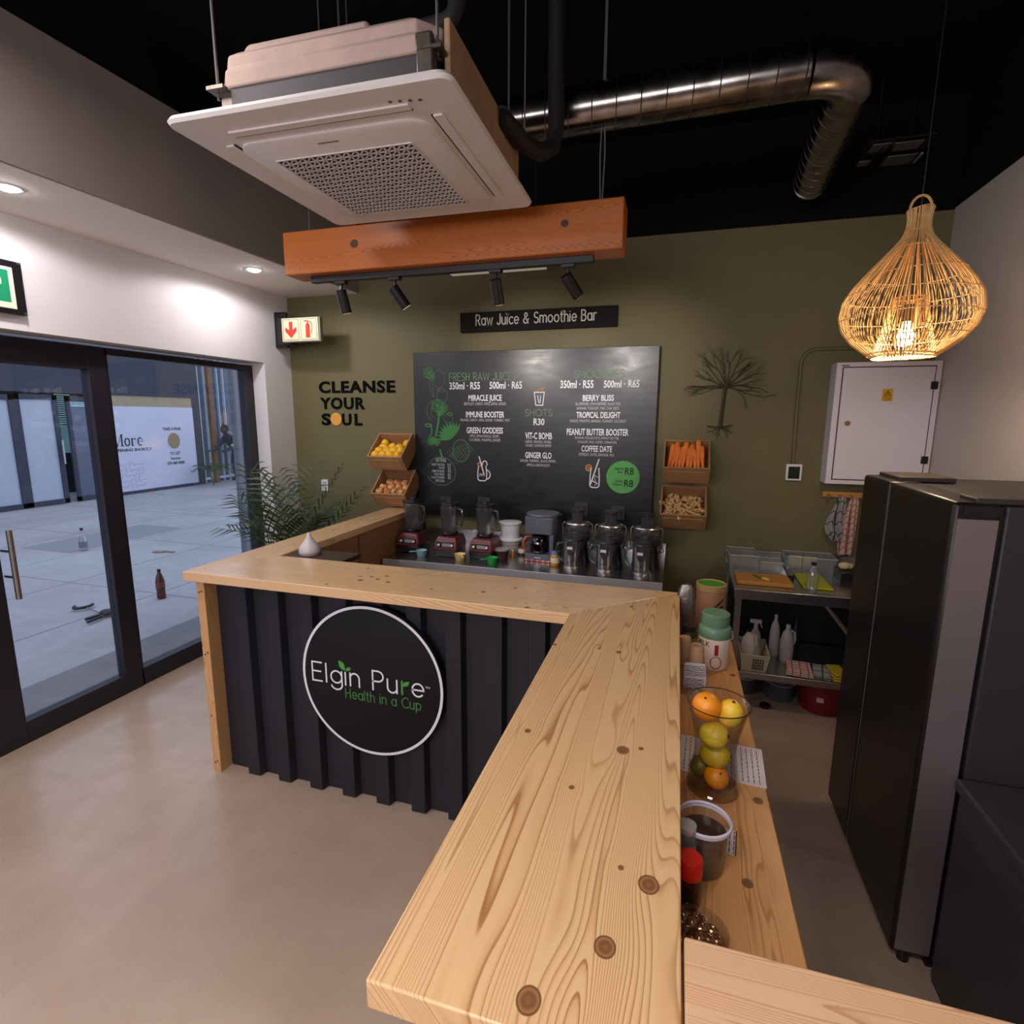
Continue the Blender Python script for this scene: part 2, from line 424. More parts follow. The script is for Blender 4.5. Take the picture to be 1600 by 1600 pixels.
struct(MB().prism([(-2.66, -2.6), (-2.645, -2.6), (-2.470, 3.999), (-2.485, 3.999)], 2.703, 3.259).build('trim_4', m_taupe, smooth=False))   # its side face, a darker taupe than the soffit

struct(MB().prism([(-3.149, -2.6), (-2.65, -2.6), (-2.475, 3.999), (-3.149, 3.999)], 3.2595, 3.549).build('trim_8', m_black, smooth=False))   # black paint above the bulkhead
# ---- glazed shopfront on the left: a fixed light and two sliding leaves
win = MB()
win.box(-3.345, -3.268, 2.50, 3.687, 2.097, 2.137).box(-3.345, -3.268, 2.50, 3.687, 0.0, 0.115)
win.box(-3.345, -3.268, 3.604, 3.687, 0.115, 2.097).box(-3.345, -3.268, 2.478, 2.514, 0.0, 2.137)
wo = struct(win.build('window_1', m_alu, smooth=False, bevel=0.003))
OFF['window_1'] = Vector((0, 0, 0))
box(-3.312, -3.304, 2.514, 3.604, 0.115, 2.097).build('pane', m_glass, wo, smooth=False)
def leaf(n, y0, y1, hy):
    mb = MB().box(-3.33, -3.262, y0, y0+0.135, 0, 2.137).box(-3.33, -3.262, y1-0.105, y1, 0, 2.137)
    mb.box(-3.33, -3.262, y0+0.135, y1-0.105, 2.0, 2.137).box(-3.33, -3.262, y0+0.135, y1-0.105, 0, 0.122)
    o = struct(mb.build(n, m_alu, smooth=False, bevel=0.003))
    box(-3.30, -3.292, y0+0.135, y1-0.105, 0.122, 2.0).build('pane', m_glass, o, smooth=False)
    h = MB().cyl((-3.19, hy, 0.815), (-3.19, hy, 1.175), 0.013)
    for z in (0.93, 1.065): h.cyl((-3.262, hy, z), (-3.19, hy, z), 0.009)
    h.build('door_handle', m_brush, o)
leaf('door_1', 1.695, 2.495, 1.842)
leaf('door_2', 0.90, 1.695, 1.60)
fx = MB().box(-3.345, -3.268, -0.25, 0.90, 2.06, 2.137).box(-3.345, -3.268, -0.25, 0.90, 0, 0.115).box(-3.345, -3.268, -0.25, -0.17, 0, 2.137).box(-3.345, -3.268, 0.82, 0.90, 0, 2.137)
fo = struct(fx.build('window_2', m_alu, smooth=False)); box(-3.312, -3.304, -0.17, 0.82, 0.115, 2.06).build('pane', m_glass, fo, smooth=False)

# ================================================================ the courtyard outside
cy = MB().box(-15, -3.99, -8, 20, -0.08, -0.012)
struct(cy.build('floor_courtyard', m_court, smooth=False))
struct(box(-3.99, -3.30, -8, 8, -0.08, -0.010).build('floor_threshold', m_court_d, smooth=False))
jn = MB()
for x in (-4.9, -6.1, -7.3, -8.5, -9.7, -10.9): jn.box(x-0.008, x+0.008, -8, 20, -0.0119, -0.0105)
for y in (0.4, 2.2, 4.0, 5.8, 7.6, 9.4, 11.2): jn.box(-15, -4.0, y-0.008, y+0.008, -0.0119, -0.0105)
struct(jn.build('trim_5', M('paving_joint', (140, 140, 144), 0.85), smooth=False))
dk = MB().box(-8.3, -7.4, 4.9, 6.6, -0.0119, -0.010)
struct(dk.build('trim_6', M('darker_paving_slab', (140, 142, 150), 0.75), smooth=False))
XO = -11.7
wall_o = MB().box(XO-0.4, XO+0.05, -6, 11.05, 2.16, 4.4)           # fascia
wall_o.box(XO-0.4, XO+0.04, 10.99, 11.2, 0, 4.4).box(XO-0.4, XO+0.03, 8.45, 8.62, 0, 2.2).box(XO-0.4, XO+0.03, -6, 6.0, 0, 2.2)
wall_o.box(XO-0.4, XO+0.05, 8.6, 11.0, -0.02, 0.06)
struct(wall_o.build('wall_opposite', m_fascia, smooth=False))
struct(box(-4.2, -3.405, 4.4, 4.6, -0.05, 3.6).build('wall_side', m_pier, smooth=False))
struct(box(-4.208, -3.404, 4.392, 4.3995, 1.42, 1.432).build('trim_7', M('render_joint', (96, 106, 118), 0.8), smooth=False))
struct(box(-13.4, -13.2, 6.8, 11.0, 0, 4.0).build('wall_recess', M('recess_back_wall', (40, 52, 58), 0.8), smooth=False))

# printed hoarding over the vacant shop
hb = thing('shop_hoarding', 'large white printed hoarding with black lettering and a round peephole across the courtyard', 'hoarding', (XO, 9.8, 0))
box(XO, XO+0.04, 8.62, 10.99, 0.06, 1.925).build('board', M('white_vinyl', (205, 206, 224), 0.5, var=0.03, vs=1.2), hb, smooth=False)
box(XO, XO+0.03, 8.62, 10.99, 1.925, 2.16).build('plywood_strip', M('raw_plywood', (168, 152, 122), 0.7, var=0.08), hb, smooth=False)
def facade_text(mb, s, y, z, w, h, off=0.0, x=XO+0.043):
    vs, fs = text_mesh(s, w, h, off)
    mb.X = Matrix(((0, 0, 1, x), (1, 0, 0, y), (0, 1, 0, z), (0, 0, 0, 1))); mb.add(vs, fs); mb.X = Matrix.Identity(4)
tx = MB()
# serif word
def serif_word(mb, y, z, h, x):
    mb.X = Matrix(((0, 0, 1, x), (1, 0, 0, y), (0, 1, 0, z), (0, 0, 0, 1)))
    k = h
    def rect(a, b, c, d): mb.add([(a*k, b*k, 0), (c*k, b*k, 0), (c*k, d*k, 0), (a*k, d*k, 0)], [(0, 1, 2, 3)])
    rect(0, 0, .05, 1); mb.ribbon([(.05*k, .96*k), (.42*k, .05*k)], .13*k); mb.ribbon([(.44*k, .05*k), (.78*k, .95*k)], .04*k); rect(.76, 0, .90, 1)
    rect(-.07, 0, .13, .05); rect(-.07, .95, .1, 1); rect(.68, 0, .98, .05); rect(.76, .95, .98, 1)
    for cx in (1.30,):
        for s_ in (-1, 1): mb.ribbon(arc(cx*k, .34*k, .20*k, .31*k, 90-s_*20, 90-s_*160, 10), .12*k)
        mb.ribbon(arc(cx*k, .34*k, .23*k, .33*k, 0, 360, 18), .035*k)
    rect(1.68, 0, 1.81, .66); rect(1.62, 0, 1.89, .05); rect(1.62, .61, 1.75, .66); mb.ribbon(arc(1.95*k, .5*k, .14*k, .14*k, 170, 40, 8), .05*k); mb.ribbon([(2.05*k, .56*k), (2.06*k, .57*k)], .13*k)
    mb.ribbon(arc(2.48*k, .34*k, .21*k, .32*k, 70, 290, 14), .11*k); mb.ribbon(arc(2.48*k, .34*k, .24*k, .33*k, 0, 300, 16), .035*k); rect(2.27, .33, 2.71, .37)
    mb.X = Matrix.Identity(4)
serif_word(tx, 8.86, 1.06, 0.26, XO+0.043)
tx.build('shop_name', M('black_vinyl', (26, 24, 40), 0.5), hb, smooth=False); m_vin = _mats['black_vinyl']
for s_, y_, z_, w_, h_ in (('OPENING SHORTLY', 9.33, .945, .90, .062), ('TAKE A PEAK', 10.36, 1.385, .50, .066), ('TO LET', 10.38, .80, .28, .07), ('Aurora', 10.38, .685, .27, .06), ('079 400 0000', 10.38, .565, .48, .07)):
    tx = MB(); facade_text(tx, s_, y_, z_, w_, h_, .03); tx.build('text_line', m_vin, hb, smooth=False)
pk = MB(); pk.plate([(10.38+0.17*math.cos(a*PI/16), 1.13+0.19*math.sin(a*PI/16)) for a in range(32)], 'x', XO+0.043)
pk.build('peephole', M('peephole_board', (150, 134, 106), 0.8, var=0.1, vs=40), hb, smooth=False)
pt = MB(); pt.X = Matrix(((0, 0, 1, XO+0.042), (1, 0, 0, 9.25), (0, 1, 0, 0.42), (0, 0, 0, 1)))
for i in range(6):
    for j in range(5):
        a = (i*37+j*71) % 4*PI/4
        cx_, cy_ = i*0.1-0.25, j*0.12-0.25
        pt.ribbon([(cx_-0.05*math.cos(a), cy_-0.05*math.sin(a)), (cx_+0.05*math.cos(a), cy_+0.05*math.sin(a))], 0.02)
pt.build('printed_pattern', M('pale_grey_print', (176, 180, 206), 0.5), hb, smooth=False)

# shopfronts of the neighbouring unit
m_blind = M('whitened_glass', (178, 186, 200), 0.35, var=0.04, vs=1.5)
def shopdoor(name, label, y0, y1, z1, mat, loc, handle=None, tilt=0.0):
    t = thing(name, label, 'door', loc)
    mb = MB().box(XO-0.02, XO+0.04, y0, y0+0.09, 0, z1+0.1).box(XO-0.02, XO+0.04, y1-0.09, y1, 0, z1+0.1).box(XO-0.02, XO+0.04, y0, y1, z1, z1+0.1).box(XO-0.02, XO+0.04, y0, y1, 0, 0.09)
    mb.build('frame', m_fascia, t, smooth=False)
    box(XO, XO+0.012, y0+0.09, y1-0.09, 0.09, z1).build('pane', mat, t, smooth=False)
    if handle:
        h = MB().cyl((XO+0.10, handle, 0.78), (XO+0.10, handle, 1.25), 0.018, n=8)
        for z in (0.9, 1.13): h.cyl((XO+0.03, handle, z), (XO+0.10, handle, z), 0.012, n=6)
        h.build('handle', m_brush, t)
    return t
shopdoor('shop_window', 'whitened shop window at the left edge, across the courtyard', 6.0, 7.12, 2.0, m_blind, (XO, 6.5, 0))
shopdoor('shop_door', 'whitened glass shop door with a long bar handle across the courtyard', 7.12, 7.86, 2.02, m_blind, (XO, 7.5, 0), 7.82)
t = thing('open_shop_door', 'grey glass shop door standing ajar beside the dark doorway opposite', 'door', (XO, 8.2, 0))
MB().box(XO+0.0, XO+0.05, 8.02, 8.09, 0.0, 2.1).box(XO, XO+0.05, 8.45, 8.5, 0, 2.1).box(XO, XO+0.05, 8.02, 8.5, 2.0, 2.1).box(XO, XO+0.05, 8.02, 8.5, 0, 0.09).build('frame', m_fascia, t, smooth=False)
box(XO+0.01, XO+0.02, 8.09, 8.45, 0.09, 1.9).build('pane', M('grey_glass_panel', (98, 104, 124), 0.3, var=0.1, vs=2), t, smooth=False)
bl = MB()
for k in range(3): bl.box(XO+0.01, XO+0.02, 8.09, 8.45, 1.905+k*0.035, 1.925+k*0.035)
bl.build('blind', M('self_lit_blue_slats', (160, 200, 212), 0.5, emit=0.35), t, smooth=False)  # same slat material, with daylight put in as a faint glow
t = thing('slatted_blind', 'pale blue slatted blind in the gap of the open doorway opposite', 'blind', (XO-0.6, 8.2, 1.2))
bl = MB()
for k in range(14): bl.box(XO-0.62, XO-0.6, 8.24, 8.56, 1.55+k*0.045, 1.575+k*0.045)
bl.build('slats', M('self_lit_blue_slats', (160, 200, 212), 0.5, emit=0.35), t, smooth=False)  # faint glow in the slats stands in for daylight from beyond
MB().box(XO-.64, XO-.6, 8.22, 8.24, 0, 2.2).box(XO-.64, XO-.6, 8.56, 8.58, 0, 2.2).box(XO-.64, XO-.6, 8.22, 8.58, 2.18, 2.22).build('frame', m_fascia, t, smooth=False)
box(XO-0.62, XO-0.6, 8.24, 8.56, 0.95, 1.53).build('lower_panel', M('self_lit_teal_panel', (120, 166, 180), 0.5, emit=0.35), t, smooth=False)  # panel glows a little in place of daylight coming through

# tall curtain wall with pale mullions
cw = thing('curtain_wall', 'tall blue-grey glazed screen with thin white mullions beyond the hoarding', 'glazed screen', (XO, 11.8, 0))
box(XO-0.1, XO-0.05, 11.2, 13.6, 0.0, 4.3).build('pane', M('blue_grey_glazing', (84, 98, 116), 0.2, var=0.08, vs=1), cw, smooth=False)
for y in (11.24, 11.46, 11.64, 11.86, 12.06, 12.5, 13.0): box(XO-0.06, XO+0.02, y, y+0.02, 0, 4.3).build('mullion', M('pale_mullion', (196, 208, 220), 0.5), cw, smooth=False)
box(XO-0.06, XO+0.01, 11.2, 13.6, 0.08, 0.14).build('sill_rail', M('pale_mullion', (196, 208, 220), 0.5), cw, smooth=False)
tag(box(XO+0.0, XO+0.12, 11.475, 11.60, -0.01, 4.3).build('timber_post', M('brown_timber_post', (122, 88, 66), 0.7, var=0.15, vs=10), smooth=False, bevel=0.01), 'tall brown timber post in front of the glazed screen outside', 'post')

# ================================================================ serving counter
KN_R = [(-.139, .544, .0165), (-.057, .641, .0155), (-.006, .762, .0165), (-.078, 1.101, .0135), (-.040, 1.118, .006), (-.134, 2.033, .008), (-.138, 1.605, .009), (-.2, 1.615, .005), (-.337, 1.602, .007), (-.293, 1.111, .008), (-.05, .782, .005), (-.161, .949, .006)]
KN_F = [(-1.235+0, 2.055, .010), (-.511, 1.905, .010), (-1.369, 2.196, .006), (-.731, 2.028, .010), (-1.403, 1.925, .007), (-1.30, 2.02, .012), (-1.28, 2.08, .009), (-.62, 2.12, .008), (-1.22, 2.11, .009), (-1.17, 2.03, .010), (-1.33, 2.07, .007), (-.95, 2.0, .006)]
LT, MT, DT = (218, 180, 134), (205, 160, 111), (146, 96, 54)
w_right = wood('pine_grain_long_board', LT, MT, DT, 'Y', 75, KN_R, 1.0, 0.34, coat=0.15)
w_front = wood('pine_grain_front_board', (232, 194, 150), (218, 174, 128), (164, 108, 62), 'X', 48, [(k[1], k[0], k[2]) for k in KN_F], 4.0, 0.20, coat=0.4, lines=0.95)
w_left = wood('pine_grain_side_board', (228, 190, 144), (214, 170, 122), DT, 'Y', 60, [(-2.05, 2.9, .012), (-2.02, 2.5, .008)], 7.0, 0.3, coat=0.2, lines=0.8)
w_flap = wood('pine_grain_near_board', (218, 178, 142), (204, 158, 116), (176, 126, 86), 'X', 62, [(.56, .35, .02)], 12.0, 0.4, lines=0.9)
w_low = wood('pine_grain_work_shelf', (206, 152, 98), (190, 130, 76), (150, 92, 46), 'Y', 60, [(.23, 1.287, .012), (.178, 1.026, .011), (.232, 1.961, .009)], 20.0, 0.4, lines=0.8, knotcol=(104, 64, 38))
w_ply = wood('plywood_inner_face', (170, 124, 82), (158, 112, 72), (140, 96, 60), 'X', 30, [], 30.0, 0.55, lines=0.5)
w_post = wood('pine_end_post', (214, 168, 118), (196, 146, 96), (160, 108, 66), 'Z', 90, [(-2.1, .3, .008), (-2.11, .8, .009)], 33.0, 0.5)
m_clad = M('black_corrugated_steel', (33, 32, 42), 0.55, spec=0.4, var=0.12, vs=6)

ct = thing('counter_worktop', 'thick pale pine worktop running round the black serving counter', 'worktop', (-1.05, 2.0, 1.0))
ZT, ZB = 1.04, 0.996
# mitred boards
MB().prism([(-0.345, 0.507), (0.042, 0.507), (0.042, 2.268), (-0.345, 1.887)], ZB, ZT).build('long_board', w_right, bevel=0.003)
def reparent(o, p): o.parent = p; o.location = Vector((0, 0, 0)) - OFF[p.name]; OFF[o.name] = Vector((0, 0, 0)); return o
reparent(bpy.data.objects['long_board'], ct)
reparent(MB().prism([(-2.150, 1.887), (-0.3465, 1.887), (0.0405, 2.268), (-1.93, 2.268)], ZB, ZT).build('front_board', w_front, bevel=0.003), ct)
reparent(MB().prism([(-2.1515, 1.8885), (-1.9315, 2.2695), (-1.9315, 3.943), (-1.99, 3.943), (-1.99, 3.995), (-2.1515, 3.995)], ZB, ZT).build('side_board', w_left, bevel=0.003), ct)
reparent(box(0.046, 1.40, 0.30, 0.690, ZB, ZT).build('near_board', w_flap, bevel=0.003), ct)

cb = thing('serving_counter', 'black corrugated steel serving counter with a pine end post', 'counter', (-1.05, 2.1, 0))
def corrugated(y, x0, x1, z0, z1, first, pitch=0.178, rib=0.066, dep=0.036):
    pts = []; x = first
    prof = [(x0, y+dep)]
    while x < x1 - rib:
        if x > x0: prof += [(x-0.012, y+dep), (x, y), (x+rib, y), (x+rib+0.012, y+dep)]
        x += pitch
    prof.append((x1, y+dep))
    vs = [(a, b, z0) for a, b in prof] + [(a, b, z1) for a, b in prof]; n = len(prof)
    return vs, [(i, i+1, n+i+1, n+i) for i in range(n-1)]
mb = MB(); mb.add(*corrugated(1.966, -2.078, -0.30, 0.004, 0.996, -1.943))
mb.build('front_cladding', m_clad, cb, smooth=False)
vs, fs = corrugated(-0.315, 0.56, 2.0, 0.004, 0.996, 0.62)
mb = MB(); mb.add([(b, a, z) for a, b, z in vs], fs); mb.build('side_cladding', m_clad, cb, smooth=False)
box(-2.128, -2.083, 1.935, 2.03, 0, 0.996).build('end_post', w_post, cb, bevel=0.002)
mb = MB(); 
for x, z in ((-2.114, .93), (-2.098, .935), (-2.112, .62), (-2.096, .63), (-2.11, .3), (-2.098, .06), (-2.112, .05)): mb.cyl((x, 1.933, z), (x, 1.9355, z), 0.004, n=8)
mb.build('screw_heads', M('dark_screw', (52, 40, 34), 0.5), cb)
box(-2.128, -2.09, 2.03, 3.99, 0, 0.996).build('side_panel', w_ply, cb, smooth=False)
box(-1.972, -1.934, 2.21, 3.943, 0, 0.996).build('inner_panel', w_ply, cb, smooth=False)
box(-1.935, -1.931, 3.0, 3.004, 0.4, 0.99).build('panel_joint', M('dark_joint', (50, 34, 24), 0.8), cb, smooth=False)
box(-2.08, -0.30, 2.015, 2.03, 0, 0.996).build('backing_panel', w_ply, cb, smooth=False)
box(-0.275, -0.255, 0.55, 2.03, 0, 0.996).build('backing_panel', w_ply, cb, smooth=False)
box(0.06, 1.40, 0.33, 0.35, 0, 0.996).build('near_panel', w_ply, cb, smooth=False)

# round sign on the cladding
sg = thing('round_logo_sign', 'round black sign with a white rim and green leaf lettering on the counter front', 'sign', (-1.22, 1.966, 0.612))
mb = MB(); mb.X = wallX((-1.22, 1.966, 0.612)); mb.lathe([(0.345, 0.0), (0.345, 0.024), (0.337, 0.028)], n=64); mb.build('disc', M('satin_black_sign', (20, 18, 20), 0.65, spec=0.25), sg)
mb = MB(); mb.X = wallX((-1.22, 1.966-0.0285, 0.612))
ro, ri = 0.343, 0.331
vs = [(ro*math.cos(2*PI*i/96), ro*math.sin(2*PI*i/96), 0.0) for i in range(96)] + [(ri*math.cos(2*PI*i/96), ri*math.sin(2*PI*i/96), 0.0) for i in range(96)]
mb.add(vs, [(i, (i+1) % 96, 96+(i+1) % 96, 96+i) for i in range(96)])
mb.build('white_rim', M('white_vinyl_line', (226, 226, 238), 0.5), sg, smooth=False)
mw = M('white_vinyl_line', (226, 226, 238), 0.5); mg = M('green_vinyl_line', (62, 120, 60), 0.5); ml = M('leaf_green', (74, 150, 66), 0.5)
for on in ((0, 1, 2, 3, 4), (6, 7), (9,)):
    mb = MB(); mb.X = wallX((-1.22, 1.9368, 0.612))
    mono(mb, 'Elgin Pure', -0.292, -0.032, 0.545, 0.088, 0.0075, only=on, nodot=(3,))
    mb.build('name_lettering', mw, sg, smooth=False)
mb = MB(); mb.X = wallX((-1.22, 1.9366, 0.612)); xr = mono_x('Elgin Pure', 8, -0.292, 0.545)
mb.ribbon([(xr, -0.032), (xr, 0.028)], 0.0085)
def leafshape(mb, x, y, L, W, a):
    p = []
    for i in range(11): t_ = i/10; p.append((t_*L, W*math.sin(PI*t_**0.85)*0.5))
    for i in range(9, 0, -1): t_ = i/10; p.append((t_*L, -W*math.sin(PI*t_**1.25)*0.5))
    ca, sa = math.cos(a), math.sin(a)
    mb.rk += 1
    mb.add([(x+px*ca-py*sa, y+px*sa+py*ca, .00004*mb.rk) for px, py in p], [tuple(range(len(p)))])
leafshape(mb, xr+0.002, 0.004, 0.042, 0.02, R(38))
xi = mono_x('Elgin Pure', 3, -0.292, 0.545)
leafshape(mb, xi+0.002, 0.036, 0.055, 0.028, R(128)); leafshape(mb, xi+0.004, 0.034, 0.032, 0.018, R(40))
mb.build('leaf_mark', ml, sg, smooth=False)
for on in words('Health in a Cup'):
    mb = MB(); mb.X = wallX((-1.22, 1.9366, 0.612)); mono(mb, 'Health in a Cup', -0.125, -0.092, 0.365, 0.046, 0.0048, only=on)
    mb.build('slogan_word', mg, sg, smooth=False)
mb = MB(); vs, fs = text_mesh('TM', 0.022, 0.010); mb.X = wallX((-1.22+0.272, 1.9366, 0.612+0.012)); mb.add(vs, fs); mb.build('trade_mark', mw, sg, smooth=False)

# ---- inner work shelf (lower) and the corner shelf
ws = thing('work_shelf', 'orange-toned pine work shelf below and behind the long worktop board', 'shelf', (0.07, 1.5, 0))
reparent(box(-0.12, 0.255, 0.70, 2.44, 0.806, 0.85).build('shelf_board', w_low, bevel=0.003), ws)
for y in (0.76, 2.36): box(0.16, 0.20, y, y+0.04, 0, 0.806).build('leg', w_ply, ws, smooth=False)
box(0.02, 0.04, 0.75, 2.2, 0.85, 0.996).build('upstand', w_ply, ws, smooth=False)
tag(box(-1.932, -1.58, 2.275, 2.47, 1.005, 1.03).build('corner_shelf', M('dark_stained_board', (56, 34, 22), 0.5, var=0.15), smooth=False, bevel=0.002), 'small dark stained shelf in the inside corner of the worktop', 'shelf')

# ---- stainless bench along the back wall
st = thing('steel_bench', 'long stainless steel bench under the black menu board', 'bench', (-0.95, 3.6, 0))
box(-1.92, -0.040, 3.27, 3.975, 0.745, 0.775).build('top', m_steel, st, bevel=0.003)
box(-1.92, -0.040, 3.265, 3.273, 0.70, 0.775).build('front_lip', M('brushed_lip_steel', (186, 184, 190), 0.4, metal=0.35), st, bevel=0.002)
box(-1.92, -0.040, 3.965, 3.985, 0.775, 0.862).build('splashback', m_steel, st, bevel=0.002)
for x in (-1.88, -0.10):
    for y in (3.31, 3.91): box(x, x+0.04, y, y+0.04, 0, 0.745).build('leg', m_brush, st, smooth=False)
box(-1.90, -0.06, 3.30, 3.95, 0.25, 0.27).build('undershelf', m_steel, st, smooth=False)

# ================================================================ menu board and wall signs
mbd = thing('menu_board', 'large black chalk menu board with white prices and green drawings', 'menu board', (-1.07, 3.96, 0.97))
g = Nodes('blackboard_paint'); s, v = g.obj()
sm = g.noise(v, 2.2, 5, 0.7); fine = g.noise(g.comb(g.math('MULTIPLY', s[0], 7.0), 0.0, g.math('MULTIPLY', s[2], 22.0)), 1.0, 4, 0.65)
g.put(g.b.inputs['Base Color'], g.ramp(sm, [(0.3, C(15, 14, 18)), (0.7, C(24, 23, 28))]))
g.put(g.b.inputs['Roughness'], g.ramp(fine, [(0.3, (0.26,)*3+(1,)), (0.75, (0.38,)*3+(1,))]))
g.bump(fine, 0.05, 0.004)
box(-1.988, -0.150, 3.945, 3.985, 0.972, 2.228).build('board', g.m, mbd, smooth=False, bevel=0.002)
YT = 3.9435
ROWS = [('g', 'FRESH RAW JUICES', -1.422, 2.015, 0.53, 0.06),
('w', '350ml · R55', -1.564, 1.952, 0.248, 0.056), ('w', '500ml · R65', -1.239, 1.953, 0.252, 0.055), ('g', 'SMOOTHIES', -0.554, 2.021, 0.348, 0.056),
('w', '350ml · R55', -0.709, 1.953, 0.238, 0.057), ('w', '500ml · R65', -0.396, 1.954, 0.245, 0.052), ('w', 'MIRACLE JUICE', -1.401, 1.866, 0.264, 0.047),
('s', 'BEETROOT, CARROT, APPLE, LEMON, GINGER', -1.402, 1.833, 0.335, 0.023), ('w', 'IMMUNE BOOSTER', -1.402, 1.743, 0.306, 0.047),
('s', 'ORANGE, CARROT, APPLE, GINGER, TURMERIC, MINT', -1.404, 1.713, 0.398, 0.021), ('w', 'GREEN GODDESS', -1.405, 1.624, 0.292, 0.048),
('s', 'APPLE, SPINACH/KALE, CELERY,', -1.405, 1.593, 0.241, 0.022), ('s', 'CUCUMBER, PINEAPPLE, GINGER', -1.405, 1.564, 0.252, 0.022),
('g', 'SHOTS', -0.986, 1.755, 0.202, 0.05), ('w', 'R30', -0.982, 1.69, 0.082, 0.051), ('w', 'VIT-C BOMB', -0.984, 1.588, 0.203, 0.051),
('s', 'LEMON, ORANGE, GINGER,', -0.985, 1.558, 0.199, 0.021), ('s', 'HONEY, CAYENNE PEPPER', -0.983, 1.53, 0.194, 0.021), ('w', 'GINGER GLO', -0.984, 1.447, 0.2, 0.047),
('s', 'GINGER, TURMERIC, BLACK PEPPER,', -0.987, 1.417, 0.273, 0.021), ('s', 'APPLE & LEMON JUICE', -0.985, 1.386, 0.176, 0.021), ('w', 'BERRY BLISS', -0.554, 1.863, 0.22, 0.044),
('s', 'BLUEBERRIES, STRAWBERRIES, BLACK FIGS,', -0.554, 1.832, 0.319, 0.022), ('s', 'BANANA, YOGHURT, MILK, CHIA SEEDS', -0.555, 1.801, 0.297, 0.022),
('w', 'TROPICAL DELIGHT', -0.551, 1.744, 0.311, 0.045), ('s', 'MANGO, PINEAPPLE, BANANA, YOGHURT, COCONUT', -0.553, 1.712, 0.398, 0.022),
('w', 'PEANUT BUTTER BOOSTER', -0.554, 1.622, 0.44, 0.049), ('s', 'BANANA, ROLLED OATS, PEANUT BUTTER,', -0.555, 1.593, 0.314, 0.02),
('s', 'YOGHURT, MILK, HONEY, CINNAMON', -0.554, 1.564, 0.278, 0.02), ('w', 'COFFEE DATE', -0.554, 1.505, 0.219, 0.045), ('s', 'ESPRESSO, DATES, BANANA, MILK', -0.553, 1.473, 0.256, 0.023),
('s', 'EXTRAS', -1.768, 1.397, 0.087, 0.032), ('s', 'WHEY PROTEIN', -1.794, 1.366, 0.112, 0.02), ('s', 'DATES', -1.763, 1.342, 0.049, 0.02), ('s', 'HEMP POWDER', -1.793, 1.315, 0.107, 0.02),
('s', 'CHIA SEEDS', -1.785, 1.291, 0.09, 0.02), ('s', 'FLAX POWDER', -1.796, 1.265, 0.112, 0.02), ('s', 'SPIRULINA', -1.78, 1.238, 0.079, 0.023),
('s', 'R15', -1.698, 1.366, 0.027, 0.022), ('s', 'R5', -1.698, 1.341, 0.022, 0.022), ('s', 'R5', -1.697, 1.316, 0.024, 0.023), ('s', 'R5', -1.698, 1.289, 0.024, 0.023), ('s', 'R5', -1.698, 1.264, 0.024, 0.023),
('k', 'R8', -0.318, 1.348, 0.062, 0.054), ('k', 'R8', -0.319, 1.261, 0.062, 0.055), ('k', 'ALMOND', -0.392, 1.379, 0.067, 0.018), ('k', 'MILK', -0.38, 1.355, 0.036, 0.016), ('k', 'VEGAN', -0.388, 1.29, 0.052, 0.018), ('k', 'YOGHURT', -0.397, 1.265, 0.068, 0.018)]
m_chw = M('white_chalk_print', (244, 242, 250), 0.6); m_chs = M('grey_white_print', (196, 194, 202), 0.6)
m_chg = M('green_chalk_print', (112, 150, 104), 0.6); m_vg = M('veg_drawing_green', (66, 138, 68), 0.6); m_vd = M('dim_drawing_line', (84, 104, 82), 0.6)
m_bk = M('badge_black', (14, 22, 16), 0.6)
for k, s_, x, z, w_, h_ in ROWS:
    b_ = MB(); b_.X = wallX((x, YT - (0.0025 if k == 'k' else 0.0008), z))
    if k == 'g': mono(b_, s_, -w_/2, 0, w_, h_*0.92, 0.0055)
    else: b_.add(*text_mesh(s_, w_, h_*0.95, {'w': 0.022, 's': 0.008, 'k': 0.012}[k]))
    nm = 'section_heading' if k == 'g' else 'badge_word' if k == 'k' else 'ingredient_line' if k == 's' and x < -1.0 and h_ < .0235 or k == 's' else 'price_line' if 'R' == s_[0] and s_[1].isdigit() or 'ml' in s_ else 'drink_name'
    b_.build(nm, {'g': m_chg, 'w': m_chw, 's': m_chs, 'k': m_bk}[k], mbd, smooth=False)
mb = MB(); mb.X = wallX((-0.361, YT-0.0012, 1.328)); mb.add([(0.117*math.cos(2*PI*i/48), 0.117*math.sin(2*PI*i/48), 0) for i in range(48)], [tuple(range(48))])
mb.build('green_badge', M('bright_green_vinyl', (96, 186, 92), 0.55), mbd, smooth=False)
# drawings
class Pen(MB):
    def __init__(self, name, mat):
        MB.__init__(self); self.nm, self.mt = name, mat; self.X = wallX((0, YT-0.0008, 0)); self.lo = self.hi = None
    def done(self):
        if self.v: self.build(self.nm, self.mt, mbd, smooth=False)
        self.v, self.f = [], []
        self.X = wallX((0, YT-0.0008, 0))
gr, dm, wh = Pen('vegetable_drawing', m_vg), Pen('outline_drawing', m_vd), Pen('glass_drawing', m_chw)
def blob(mb, x, z, r, n=5):
    for i in range(n):
        a = 2*PI*i/n; mb.ribbon(arc(x+r*.5*math.cos(a), z+r*.5*math.sin(a), r*.5, r*.5, 0, 360, 8), 0.005)
blob(gr, -1.862, 2.075, .042); blob(gr, -1.832, 2.05, .03, 4); gr.done()
dm.ribbon([(-1.855, 2.03), (-1.848, 1.96), (-1.828, 1.895)], .006); dm.ribbon([(-1.836, 2.03), (-1.826, 1.96), (-1.818, 1.895), (-1.828, 1.893)], .006); dm.done()
